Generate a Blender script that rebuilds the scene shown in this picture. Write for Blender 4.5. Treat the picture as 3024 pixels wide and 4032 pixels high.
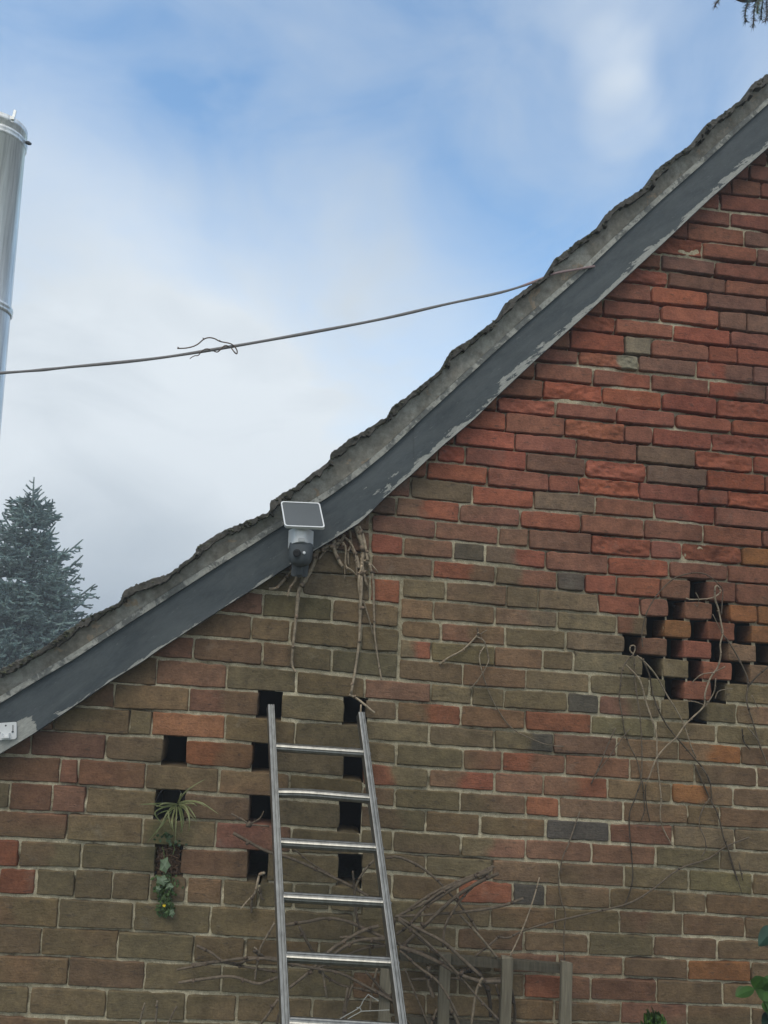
import bpy, math, random
import numpy as np
from mathutils import Vector, Matrix

random.seed(7)
rng = np.random.default_rng(11)
scene = bpy.context.scene
COL = scene.collection
for o in list(bpy.data.objects):
    bpy.data.objects.remove(o)

# ------------------------------------------------------------------ camera
FPX = 3029.0                       # focal length in pixels of the 3024 x 4032 photograph
CAMD, CAMZ = 2.85, 1.80            # metres to the wall, eye height
PITCH, YAW, ROLL = math.radians(9.5), math.radians(4.0), 0.058
fw = Vector((math.sin(YAW) * math.cos(PITCH), math.cos(YAW) * math.cos(PITCH), math.sin(PITCH)))
r0 = Vector((math.cos(YAW), -math.sin(YAW), 0))
u0 = r0.cross(fw)
RT = r0 * math.cos(ROLL) + u0 * math.sin(ROLL)
UP = -r0 * math.sin(ROLL) + u0 * math.cos(ROLL)
CPOS = Vector((0, -CAMD, CAMZ))
cam = bpy.data.cameras.new('camera')
cam.sensor_fit = 'VERTICAL'
cam.sensor_height = 36.0
cam.lens = FPX / 4032 * 36.0
cam.clip_start, cam.clip_end = 0.05, 3000
camo = bpy.data.objects.new('camera', cam)
COL.objects.link(camo)
M = Matrix((RT, UP, -fw)).transposed().to_4x4()
M.translation = CPOS
camo.matrix_world = M
scene.camera = camo

def ray(px, py):
    return fw * FPX + RT * (px - 1512) - UP * (py - 2016)

def at(px, py, Y=0.0):             # point on the vertical plane y = Y
    d = ray(px, py)
    return CPOS + d * ((Y - CPOS.y) / d.y)

def atd(px, py, depth):            # point at a depth along the viewing axis
    return CPOS + ray(px, py) * (depth / FPX)

# ------------------------------------------------------------------ world and sun
SUN_EL, SUN_AZ = math.radians(56), math.radians(205)   # azimuth from +y towards +x
sdir = Vector((math.sin(SUN_AZ) * math.cos(SUN_EL), math.cos(SUN_AZ) * math.cos(SUN_EL), math.sin(SUN_EL)))
world = bpy.data.worlds.new('World')
scene.world = world
world.use_nodes = True
nt = world.node_tree
nt.nodes.clear()

def N(tree, typ, **kw):
    n = tree.nodes.new(typ)
    for k, v in kw.items():
        if k in n.inputs:
            n.inputs[k].default_value = v
        else:
            setattr(n, k, v)
    return n

def build_sky():
    L = nt.links.new
    sky = N(nt, 'ShaderNodeTexSky', sky_type='NISHITA', sun_disc=False, sun_elevation=SUN_EL,
            sun_rotation=SUN_AZ, air_density=1.0, dust_density=0.6, ozone_density=1.2, altitude=50)
    tc = N(nt, 'ShaderNodeTexCoord')
    nz = N(nt, 'ShaderNodeTexNoise', Scale=2.6, Detail=5.0, Roughness=0.55, Distortion=0.5)
    mp = N(nt, 'ShaderNodeMapping')
    mp.inputs['Scale'].default_value = (1.0, 1.0, 1.7)
    mp.inputs['Location'].default_value = (0.35, 0.2, 0.1)
    L(tc.outputs['Generated'], mp.inputs['Vector'])
    L(mp.outputs['Vector'], nz.inputs['Vector'])
    nz2 = N(nt, 'ShaderNodeTexNoise', Scale=5.0, Detail=6.0, Roughness=0.55, Distortion=0.9)
    L(mp.outputs['Vector'], nz2.inputs['Vector'])
    acc = None
    def blob(px, py, rad, w):
        d = Vector(px).normalized() if isinstance(px, tuple) else ray(px, py).normalized()
        dt = N(nt, 'ShaderNodeVectorMath', operation='DOT_PRODUCT')
        L(tc.outputs['Generated'], dt.inputs[0])
        dt.inputs[1].default_value = d
        mr = N(nt, 'ShaderNodeMapRange', interpolation_type='SMOOTHSTEP')
        mr.inputs['From Min'].default_value = math.cos(math.radians(rad))
        mr.inputs['From Max'].default_value = 1.0
        mr.inputs['To Min'].default_value = 0.0
        mr.inputs['To Max'].default_value = w
        L(dt.outputs['Value'], mr.inputs['Value'])
        return mr.outputs['Result']
    def add(a, b, op='ADD'):
        m = N(nt, 'ShaderNodeMath', operation=op)
        for i, s in enumerate((a, b)):
            if isinstance(s, (int, float)):
                m.inputs[i].default_value = s
            else:
                L(s, m.inputs[i])
        return m.outputs[0]
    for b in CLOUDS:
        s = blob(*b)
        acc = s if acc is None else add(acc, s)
    # soft overall veil away from the picture too
    n_lo = add(add(nz.outputs['Fac'], 0.5, 'SUBTRACT'), 0.65, 'MULTIPLY')
    n_hi = add(add(nz2.outputs['Fac'], 0.5, 'SUBTRACT'), 0.85, 'MULTIPLY')
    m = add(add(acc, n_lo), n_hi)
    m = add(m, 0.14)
    cl = N(nt, 'ShaderNodeClamp')
    L(m, cl.inputs['Value'])
    gr = None
    for b in GREYS:
        s = blob(*b)
        gr = s if gr is None else add(gr, s)
    gr = add(gr, add(add(nz2.outputs['Fac'], 0.5, 'SUBTRACT'), 0.9, 'MULTIPLY'))
    gc = N(nt, 'ShaderNodeClamp')
    L(gr, gc.inputs['Value'])
    ccol = N(nt, 'ShaderNodeMix', data_type='RGBA')
    ccol.inputs[6].default_value = (*CLOUD_W, 1)
    ccol.inputs[7].default_value = (*CLOUD_G, 1)
    L(gc.outputs[0], ccol.inputs[0])
    boost = N(nt, 'ShaderNodeMix', data_type='RGBA', blend_type='MULTIPLY')
    boost.inputs[0].default_value = 1.0
    boost.inputs[7].default_value = (*SKY_GAIN, 1)
    L(sky.outputs[0], boost.inputs[6])
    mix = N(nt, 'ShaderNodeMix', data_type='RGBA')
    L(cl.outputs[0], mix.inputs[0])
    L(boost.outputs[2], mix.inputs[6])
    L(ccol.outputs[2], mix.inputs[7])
    bg = N(nt, 'ShaderNodeBackground', Strength=0.10)
    L(mix.outputs[2], bg.inputs['Color'])
    out = N(nt, 'ShaderNodeOutputWorld')
    L(bg.outputs[0], out.inputs['Surface'])

SKY_GAIN = (2.3, 2.65, 2.6)
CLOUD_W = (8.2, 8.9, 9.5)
CLOUD_G = (4.8, 5.6, 6.4)
CLOUDS = [(1100, 1750, 24, .62), (300, 1600, 20, .38), (600, 2350, 24, .70), (2450, 450, 3.4, .30), (2410, 250, 3.2, .24),
          (2420, 20, 5, .20), (100, 760, 12, .28), (2950, 60, 9, .15), ((-.1, -1.0, .55), 0, 95, 1.0)]  # last entry: unseen cloud behind the viewer, added as fill light
GREYS = [(450, 2330, 12, .6), (1500, 600, 20, .3), (250, 1250, 10, .25)]
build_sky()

sun = bpy.data.lights.new('sun', 'SUN')
sun.energy = 1.4
sun.angle = math.radians(32)
sun.color = (1.0, 0.93, 0.80)
suno = bpy.data.objects.new('sun', sun)
COL.objects.link(suno)
suno.rotation_euler = (-sdir).to_track_quat('-Z', 'Y').to_euler()

scene.render.engine = 'CYCLES'
scene.view_settings.view_transform = 'Standard'
scene.view_settings.look = 'None'
scene.view_settings.gamma = 1
scene.view_settings.exposure = 0.0

# ------------------------------------------------------------------ helpers
K = 1659 / 1060.0
TILE = dict(A=(1964, 3282), B=(1964, 2600), C=(1964, 1900), D=(1964, 1200), E=(1964, 500), F=(1300, 1650),
            G=(980, 2200), H=(980, 2850), I=(980, 3282), J=(0, 2600), K=(0, 3282), L=(500, 2150))
SC = {t: K for t in TILE}
TILE.update(M=(900, 1900), N=(2200, 2100), P=(600, 1200), Q=(1000, 1900), R=(0, 2750), S=(0, 400), T=(2700, 0),
            U=(2780, 3500), X=(0, 0), Z=(0, 1800))
SC.update(M=1.659, N=2.0133, P=2.765, Q=4.1475, R=7.375, S=1.58, T=5.12, U=4.16, X=1 / 1.8228, Z=2.458)

def px(t, u, v):
    return TILE[t][0] + u / SC[t], TILE[t][1] + v / SC[t]

def pts(spec):
    """'D 0,660 350,692; F 880,55' -> list of photograph pixels"""
    res = []
    for chunk in spec.split(';'):
        w = chunk.split()
        for s in w[1:]:
            u, v = s.split(',')
            res.append(px(w[0], float(u), float(v)))
    return res

def hash2(ix, iy, seed):
    h = (ix.astype(np.int64) * 374761393 + iy.astype(np.int64) * 668265263 + seed * 1442695041) & 0x7fffffff
    h = ((h ^ (h >> 13)) * 1274126177) & 0x7fffffff
    return ((h ^ (h >> 16)) & 0xffff) / 65535.0

def vnoise(x, y, seed=0):
    x = np.asarray(x, float); y = np.asarray(y, float)
    ix, iy = np.floor(x), np.floor(y)
    fx, fy = x - ix, y - iy
    fx = fx * fx * (3 - 2 * fx); fy = fy * fy * (3 - 2 * fy)
    a, b = hash2(ix, iy, seed), hash2(ix + 1, iy, seed)
    c, d = hash2(ix, iy + 1, seed), hash2(ix + 1, iy + 1, seed)
    return (a * (1 - fx) + b * fx) * (1 - fy) + (c * (1 - fx) + d * fx) * fy - 0.5

def fbm(x, y, seed=0, oct=3):
    r, a = 0, 1.0
    for i in range(oct):
        r = r + a * vnoise(np.asarray(x) * 2 ** i, np.asarray(y) * 2 ** i, seed + i)
        a *= .5
    return r

class MB:
    """collects geometry and links it as ONE mesh object"""
    def __init__(self):
        self.v, self.f, self.c = [], [], []
    def add(self, verts, faces, col=None):
        n = len(self.v)
        self.v += [tuple(p) for p in verts]
        self.f += [tuple(i + n for i in f) for f in faces]
        if col is not None:
            if np.ndim(col) == 1:
                self.c += [tuple(col)] * len(verts)
            else:
                self.c += [tuple(c) for c in col]
        else:
            self.c += [(1, 1, 1)] * len(verts)
    def tube(self, P, R, sides=7, cap=True, col=None, flat=None, flute=0.0):
        P = [Vector(p) for p in P]
        n = len(P)
        if not hasattr(R, '__len__'):
            R = [R] * n
        vs, fs = [], []
        prev = None
        for i in range(n):
            t = (P[min(i + 1, n - 1)] - P[max(i - 1, 0)])
            if t.length < 1e-9:
                t = Vector((0, 0, 1))
            t.normalize()
            if prev is None:
                ref = Vector((0, 1, 0)) if abs(t.y) < .9 else Vector((1, 0, 0))
                a = t.cross(ref).normalized()
            else:
                a = (prev - t * prev.dot(t))
                a = a.normalized() if a.length > 1e-6 else t.orthogonal().normalized()
            prev = a
            b = t.cross(a)
            for k in range(sides):
                th = 2 * math.pi * k / sides
                rr = R[i] * (1 + flute * (1 if k % 2 else -1))
                ca, sa = math.cos(th) * rr, math.sin(th) * rr
                if flat:
                    sa *= flat
                vs.append(P[i] + a * ca + b * sa)
        for i in range(n - 1):
            for k in range(sides):
                k2 = (k + 1) % sides
                fs.append((i * sides + k, i * sides + k2, (i + 1) * sides + k2, (i + 1) * sides + k))
        if cap:
            fs.append(tuple(range(sides))[::-1])
            fs.append(tuple((n - 1) * sides + k for k in range(sides)))
        self.add(vs, fs, col)
    def prism(self, poly, e1, e2, n0, n1, o, col=None):
        """polygon (2d) in the e1,e2 plane through o, extruded from n0 to n1 along e1 x e2"""
        nn = Vector(e1).cross(Vector(e2))
        k = len(poly)
        a = [o + e1 * p[0] + e2 * p[1] + nn * n0 for p in poly]
        b = [o + e1 * p[0] + e2 * p[1] + nn * n1 for p in poly]
        fs = [tuple(range(k))[::-1], tuple(range(k, 2 * k))]
        fs += [(i, (i + 1) % k, k + (i + 1) % k, k + i) for i in range(k)]
        self.add(a + b, fs, col)
    def build(self, name, mat, parent=None, loc=None, smooth=False, sharp=None):
        o = mesh_obj(name, self.v, self.f, mat, parent, loc, smooth, self.c)
        return o

def mesh_obj(name, v, f, mat, parent=None, loc=None, smooth=False, col=None, attrs=None):
    me = bpy.data.meshes.new(name)
    v = np.asarray(v, float)
    org = np.array(loc if loc is not None else (0, 0, 0), float)
    me.from_pydata((v - org).tolist(), [], f if isinstance(f, list) else f.tolist())
    if col is not None:
        ca = me.color_attributes.new('col', 'FLOAT_COLOR', 'POINT')
        arr = np.ones((len(v), 4), np.float32)
        arr[:, :3] = np.asarray(col, np.float32)
        ca.data.foreach_set('color', arr.ravel())
    if attrs:
        for k, a in attrs.items():
            at_ = me.attributes.new(k, 'FLOAT', 'POINT')
            at_.data.foreach_set('value', np.asarray(a, np.float32))
    if smooth:
        me.polygons.foreach_set('use_smooth', [True] * len(me.polygons))
    me.update()
    o = bpy.data.objects.new(name, me)
    COL.objects.link(o)
    me.materials.append(mat)
    if parent is not None:
        o.parent = parent          # parents are never rotated; children are stored relative to them
        pl = np.zeros(3)
        p = parent
        while p is not None:
            pl += np.array(p.location)
            p = p.parent
        o.location = tuple(org - pl)
    else:
        o.location = tuple(org)
    return o

def tag(o, label, cat=None, group=None, kind=None):
    if label: o['label'] = label
    if cat: o['category'] = cat
    if group: o['group'] = group
    if kind: o['kind'] = kind
    return o

def thing(name, loc, label, cat, group=None):
    o = bpy.data.objects.new(name, None)
    o.empty_display_size = .1
    COL.objects.link(o)
    o.location = tuple(loc)
    return tag(o, label, cat, group)

def smooth_path(P, sub=4):
    P = [Vector(p) for p in P]
    if len(P) < 3:
        return [P[0].lerp(P[-1], i / sub) for i in range(sub + 1)]
    res = []
    for i in range(len(P) - 1):
        p0, p1, p2, p3 = P[max(i - 1, 0)], P[i], P[i + 1], P[min(i + 2, len(P) - 1)]
        for k in range(sub):
            t = k / sub
            res.append(.5 * ((2 * p1) + (p2 - p0) * t + (2 * p0 - 5 * p1 + 4 * p2 - p3) * t * t + (3 * p1 - p0 - 3 * p2 + p3) * t ** 3))
    res.append(P[-1])
    return res

# ------------------------------------------------------------------ materials
def mat(name):
    m = bpy.data.materials.new(name)
    m.use_nodes = True
    t = m.node_tree
    b = t.nodes['Principled BSDF']
    return m, t, b

def noise_node(t, vec, scale, detail=4, rough=.6, dist=0.0):
    n = N(t, 'ShaderNodeTexNoise', Scale=scale, Detail=float(detail), Roughness=rough, Distortion=dist)
    t.links.new(vec, n.inputs['Vector'])
    return n.outputs['Fac']

def ramp(t, src, stops):
    r = N(t, 'ShaderNodeValToRGB')
    e = r.color_ramp.elements
    while len(e) < len(stops):
        e.new(.5)
    for el, (p, c) in zip(e, stops):
        el.position = p
        el.color = (*c, 1) if len(c) == 3 else c
    t.links.new(src, r.inputs[0])
    return r.outputs[0]

def mixc(t, fac, a, b, mode='MIX'):
    m = N(t, 'ShaderNodeMix', data_type='RGBA', blend_type=mode)
    for i, s in ((0, fac), (6, a), (7, b)):
        if isinstance(s, (int, float)):
            m.inputs[i].default_value = s
        elif isinstance(s, tuple):
            m.inputs[i].default_value = (*s, 1) if len(s) == 3 else s
        else:
            t.links.new(s, m.inputs[i])
    return m.outputs[2]

def mathn(t, op, a, b=0.0):
    m = N(t, 'ShaderNodeMath', operation=op)
    for i, s in enumerate((a, b)):
        if isinstance(s, (int, float)):
            m.inputs[i].default_value = s
        else:
            t.links.new(s, m.inputs[i])
    return m.outputs[0]

def bump(t, b, h, strength, dist, prev=None):
    n = N(t, 'ShaderNodeBump', Strength=strength, Distance=dist)
    t.links.new(h, n.inputs['Height'])
    if prev is not None:
        t.links.new(prev, n.inputs['Normal'])
    t.links.new(n.outputs[0], b.inputs['Normal'])
    return n.outputs[0]

def objvec(t):
    return N(t, 'ShaderNodeTexCoord').outputs['Object']

def attrcol(t):
    return N(t, 'ShaderNodeVertexColor', layer_name='col').outputs['Color']

def attrval(t, name):
    return N(t, 'ShaderNodeAttribute', attribute_name=name).outputs['Fac']

def m_brick():
    m, t, b = mat('old_brick')
    v = objvec(t)
    base = attrcol(t)
    n1 = noise_node(t, v, 22, 5, .65)
    c = mixc(t, 1.0, base, ramp(t, n1, [(.25, (.66, .66, .68)), (.5, (.97, .97, .97)), (.75, (1.3, 1.26, 1.2))]), 'MULTIPLY')
    n2 = noise_node(t, v, 130, 3, .7)
    c = mixc(t, 1.0, c, ramp(t, n2, [(.3, (.75, .75, .75)), (.55, (1, 1, 1)), (.8, (1.22, 1.2, 1.17))]), 'MULTIPLY')
    mp = N(t, 'ShaderNodeMapping')
    mp.inputs['Scale'].default_value = (1, 1, 3.5)
    t.links.new(v, mp.inputs['Vector'])
    n3 = noise_node(t, mp.outputs[0], 28, 4, .62, .8)
    dk = ramp(t, n3, [(.60, (0, 0, 0)), (.68, (1, 1, 1))])
    c = mixc(t, mathn(t, 'MULTIPLY', dk, .62), c, (.055, .045, .038))
    n4 = noise_node(t, v, 9, 5, .7, .4)
    lt = ramp(t, n4, [(.60, (0, 0, 0)), (.75, (1, 1, 1))])
    c = mixc(t, mathn(t, 'MULTIPLY', lt, .28), c, (.30, .27, .22))
    vo = N(t, 'ShaderNodeTexVoronoi', Scale=75.0, Randomness=1.0)
    t.links.new(v, vo.inputs['Vector'])
    pit = ramp(t, vo.outputs['Distance'], [(.08, (1, 1, 1)), (.16, (0, 0, 0))])
    sel = ramp(t, noise_node(t, v, 14, 2), [(.55, (0, 0, 0)), (.6, (1, 1, 1))])
    pm = mathn(t, 'MULTIPLY', pit, sel)
    c = mixc(t, mathn(t, 'MULTIPLY', pm, .6), c, (.04, .035, .03))
    t.links.new(c, b.inputs['Base Color'])
    b.inputs['Roughness'].default_value = .92
    b.inputs['Specular IOR Level'].default_value = .2
    p = bump(t, b, n1, .5, .006)
    p = bump(t, b, n3, .55, .004, p)
    p = bump(t, b, n2, .6, .0022, p)
    bump(t, b, mathn(t, 'SUBTRACT', 1.0, pm), .6, .003, p)
    return m

def m_mortar():
    m, t, b = mat('lime_mortar')
    v = objvec(t)
    n1 = noise_node(t, v, 45, 5, .7)
    n2 = noise_node(t, v, 260, 3, .7)
    c = ramp(t, n1, [(.25, (.15, .125, .09)), (.40, (.46, .41, .305)), (.6, (.62, .56, .43)), (.8, (.72, .67, .54))])
    n3 = noise_node(t, v, 2.3, 4, .6)
    c = mixc(t, 1.0, c, ramp(t, n3, [(.32, (.60, .58, .52)), (.62, (1.1, 1.08, 1.02))]), 'MULTIPLY')
    c = mixc(t, 1.0, c, ramp(t, n2, [(.3, (.7, .7, .7)), (.7, (1.2, 1.2, 1.2))]), 'MULTIPLY')
    t.links.new(c, b.inputs['Base Color'])
    b.inputs['Roughness'].default_value = .96
    b.inputs['Specular IOR Level'].default_value = .1
    p = bump(t, b, n1, .9, .008)
    bump(t, b, n2, .7, .002, p)
    return m

def m_plain(name, col, rough=.8, metal=0.0, nscale=40, nvar=.25, bmp=.2, bdist=.002, spec=.4, stretch=None):
    m, t, b = mat(name)
    v = objvec(t)
    if stretch:
        mp = N(t, 'ShaderNodeMapping')
        mp.inputs['Scale'].default_value = stretch
        t.links.new(v, mp.inputs['Vector'])
        v = mp.outputs[0]
    n = noise_node(t, v, nscale, 5, .65)
    lo, hi = 1 - nvar, 1 + nvar
    c = mixc(t, 1.0, tuple(col), ramp(t, n, [(.3, (lo, lo, lo)), (.7, (hi, hi, hi))]), 'MULTIPLY')
    c = mixc(t, 1.0, c, attrcol(t), 'MULTIPLY')
    t.links.new(c, b.inputs['Base Color'])
    b.inputs['Roughness'].default_value = rough
    b.inputs['Metallic'].default_value = metal
    b.inputs['Specular IOR Level'].default_value = spec
    if bmp:
        bump(t, b, n, bmp, bdist)
    return m

def m_board():
    """black barge-board paint that has peeled to grey wood where 'peel' is high"""
    m, t, b = mat('peeling_black_paint')
    v = objvec(t)
    mr = N(t, 'ShaderNodeMapping')
    mr.inputs['Rotation'].default_value = (0, math.radians(41), 0)
    t.links.new(v, mr.inputs['Vector'])
    mp = N(t, 'ShaderNodeMapping')
    mp.inputs['Scale'].default_value = (1, 1, 4)
    t.links.new(mr.outputs[0], mp.inputs['Vector'])
    w = mp.outputs[0]
    n1 = noise_node(t, w, 9, 7, .68, .3)
    n2 = noise_node(t, w, 60, 4, .65)
    n3 = noise_node(t, v, 5, 4, .6)
    peel = attrval(t, 'peel')
    k = mathn(t, 'ADD', mathn(t, 'MULTIPLY', n1, 1.0), mathn(t, 'SUBTRACT', peel, .5))
    msk = ramp(t, k, [(.585, (0, 0, 0)), (.61, (1, 1, 1))])
    paint = ramp(t, n3, [(.3, (.046, .057, .065)), (.7, (.074, .088, .098))])
    paint = mixc(t, 1.0, paint, ramp(t, n2, [(.3, (.85, .85, .85)), (.7, (1.15, 1.15, 1.15))]), 'MULTIPLY')
    n5 = noise_node(t, w, 3.2, 6, .66, .5)
    paint = mixc(t, ramp(t, n5, [(.42, (0, 0, 0)), (.72, (.6, .6, .6))]), paint, (.125, .138, .142))
    n6 = noise_node(t, w, 26, 5, .7, .2)
    paint = mixc(t, ramp(t, n6, [(.64, (0, 0, 0)), (.70, (.5, .5, .5))]), paint, (.20, .21, .205))
    wood = ramp(t, n2, [(.3, (.26, .265, .25)), (.7, (.44, .44, .41))])
    c = mixc(t, msk, paint, wood)
    t.links.new(c, b.inputs['Base Color'])
    b.inputs['Roughness'].default_value = .62
    b.inputs['Specular IOR Level'].default_value = .35
    p = bump(t, b, n2, .35, .002)
    bump(t, b, mathn(t, 'SUBTRACT', 1.0, msk), .6, .002, p)
    return m

def m_patchy(name, a, bcol, c3, s1=7, s2=30, lo=.45, hi=.55, bm=.6, dist=.008, rough=.93):
    m, t, b = mat(name)
    v = objvec(t)
    n1 = noise_node(t, v, s1, 6, .68, .4)
    n2 = noise_node(t, v, s2, 5, .7)
    n3 = noise_node(t, v, s1 * 2.3, 5, .7, .6)
    c = mixc(t, ramp(t, n1, [(lo, (0, 0, 0)), (hi, (1, 1, 1))]), a, bcol)
    c = mixc(t, ramp(t, n3, [(.60, (0, 0, 0)), (.64, (1, 1, 1))]), c, c3)
    c = mixc(t, 1.0, c, ramp(t, n2, [(.3, (.68, .68, .68)), (.7, (1.3, 1.3, 1.3))]), 'MULTIPLY')
    c = mixc(t, 1.0, c, attrcol(t), 'MULTIPLY')
    t.links.new(c, b.inputs['Base Color'])
    b.inputs['Roughness'].default_value = rough
    b.inputs['Specular IOR Level'].default_value = .2
    p = bump(t, b, n2, bm, dist)
    bump(t, b, n3, bm, dist * .6, p)
    return m

def m_leafy(name, rough=.5, trans=.25, spec=.3):
    m, t, b = mat(name)
    v = objvec(t)
    n = noise_node(t, v, 30, 3, .6)
    c = mixc(t, 1.0, attrcol(t), ramp(t, n, [(.3, (.75, .75, .75)), (.7, (1.25, 1.25, 1.25))]), 'MULTIPLY')
    t.links.new(c, b.inputs['Base Color'])
    b.inputs['Roughness'].default_value = rough
    b.inputs['Specular IOR Level'].default_value = spec
    tr = N(t, 'ShaderNodeBsdfTranslucent')
    t.links.new(c, tr.inputs['Color'])
    mx = N(t, 'ShaderNodeMixShader', Fac=trans)
    out = t.nodes['Material Output']
    t.links.new(b.outputs[0], mx.inputs[1])
    t.links.new(tr.outputs[0], mx.inputs[2])
    t.links.new(mx.outputs[0], out.inputs['Surface'])
    return m

MAT = dict(
    brick=m_brick(), mortar=m_mortar(), board=m_board(),
    dark=m_plain('shade_dark_fill', (.02, .02, .02), .95, nscale=6, bmp=0),  # near-black colour stands in for the unlit inside behind the openings
    verge=m_patchy('weathered_verge_mortar', (.34, .33, .295), (.255, .235, .20), (.37, .29, .215), 5, 40, .44, .58, .7, .006),
    mould=m_patchy('flaking_white_paint', (.40, .395, .36), (.17, .175, .168), (.38, .37, .34), 12, 60, .46, .52, .6, .004),
    tile=m_patchy('mossy_roof_tile', (.115, .106, .094), (.066, .063, .054), (.125, .125, .095), 11, 70, .45, .55, .8, .01),
    alu=m_plain('worn_aluminium', (.27, .265, .248), .34, .88, 55, .30, .10, .001, .5, (1, 1, .2)),
    steel=m_plain('stainless_flue_steel', (.88, .88, .86), .33, .35, 60, .28, .2, .004, .5, (1, 1, .015)),  # brushed grain; its stretched colour streaks also imitate reflections
    white=m_plain('white_plastic', (.74, .75, .76), .42, 0, 20, .04, .03, .001),
    grey=m_plain('dark_grey_plastic', (.085, .095, .103), .55, 0, 20, .1, .03, .001),
    black=m_plain('matt_black', (.008, .008, .009), .7, 0, 20, .1, 0),
    panel=m_plain('solar_glass', (.055, .068, .078), .35, 0, 8, .1, 0, spec=.5),
    cable=m_plain('grey_cable_sheath', (.20, .19, .19), .6, 0, 90, .15, .1, .001),
    stem=m_plain('dry_vine_bark', (.16, .13, .098), .88, 0, 70, .45, .5, .002),
    wood=m_plain('weathered_trellis_wood', (.175, .155, .115), .9, 0, 30, .35, .5, .003, .2, (3, 3, .25)),
    bark=m_plain('spruce_bark', (.09, .07, .055), .95, 0, 60, .4, .6, .01),
    leaf=m_leafy('soft_leaf'), needle=m_leafy('spruce_needles', .6, .12, .25),
    debris=m_plain('dry_nest_debris', (.10, .065, .045), .95, 0, 160, .5, .6, .004),
    wire=m_plain('pale_wire', (.5, .5, .47), .4, .3, 60, .1, 0),
    ground=m_patchy('rough_garden_lawn', (.05, .075, .025), (.09, .075, .05), (.04, .06, .02), 1.2, 25, .45, .6, .7, .03),
)

# ------------------------------------------------------------------ ground
gv = [(-150, -150, 0), (150, -150, 0), (150, 150, 0), (-150, 150, 0)]
g = mesh_obj('ground', gv, [(0, 1, 2, 3)], MAT['ground'], col=np.ones((4, 3)))
g['kind'] = 'structure'

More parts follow.
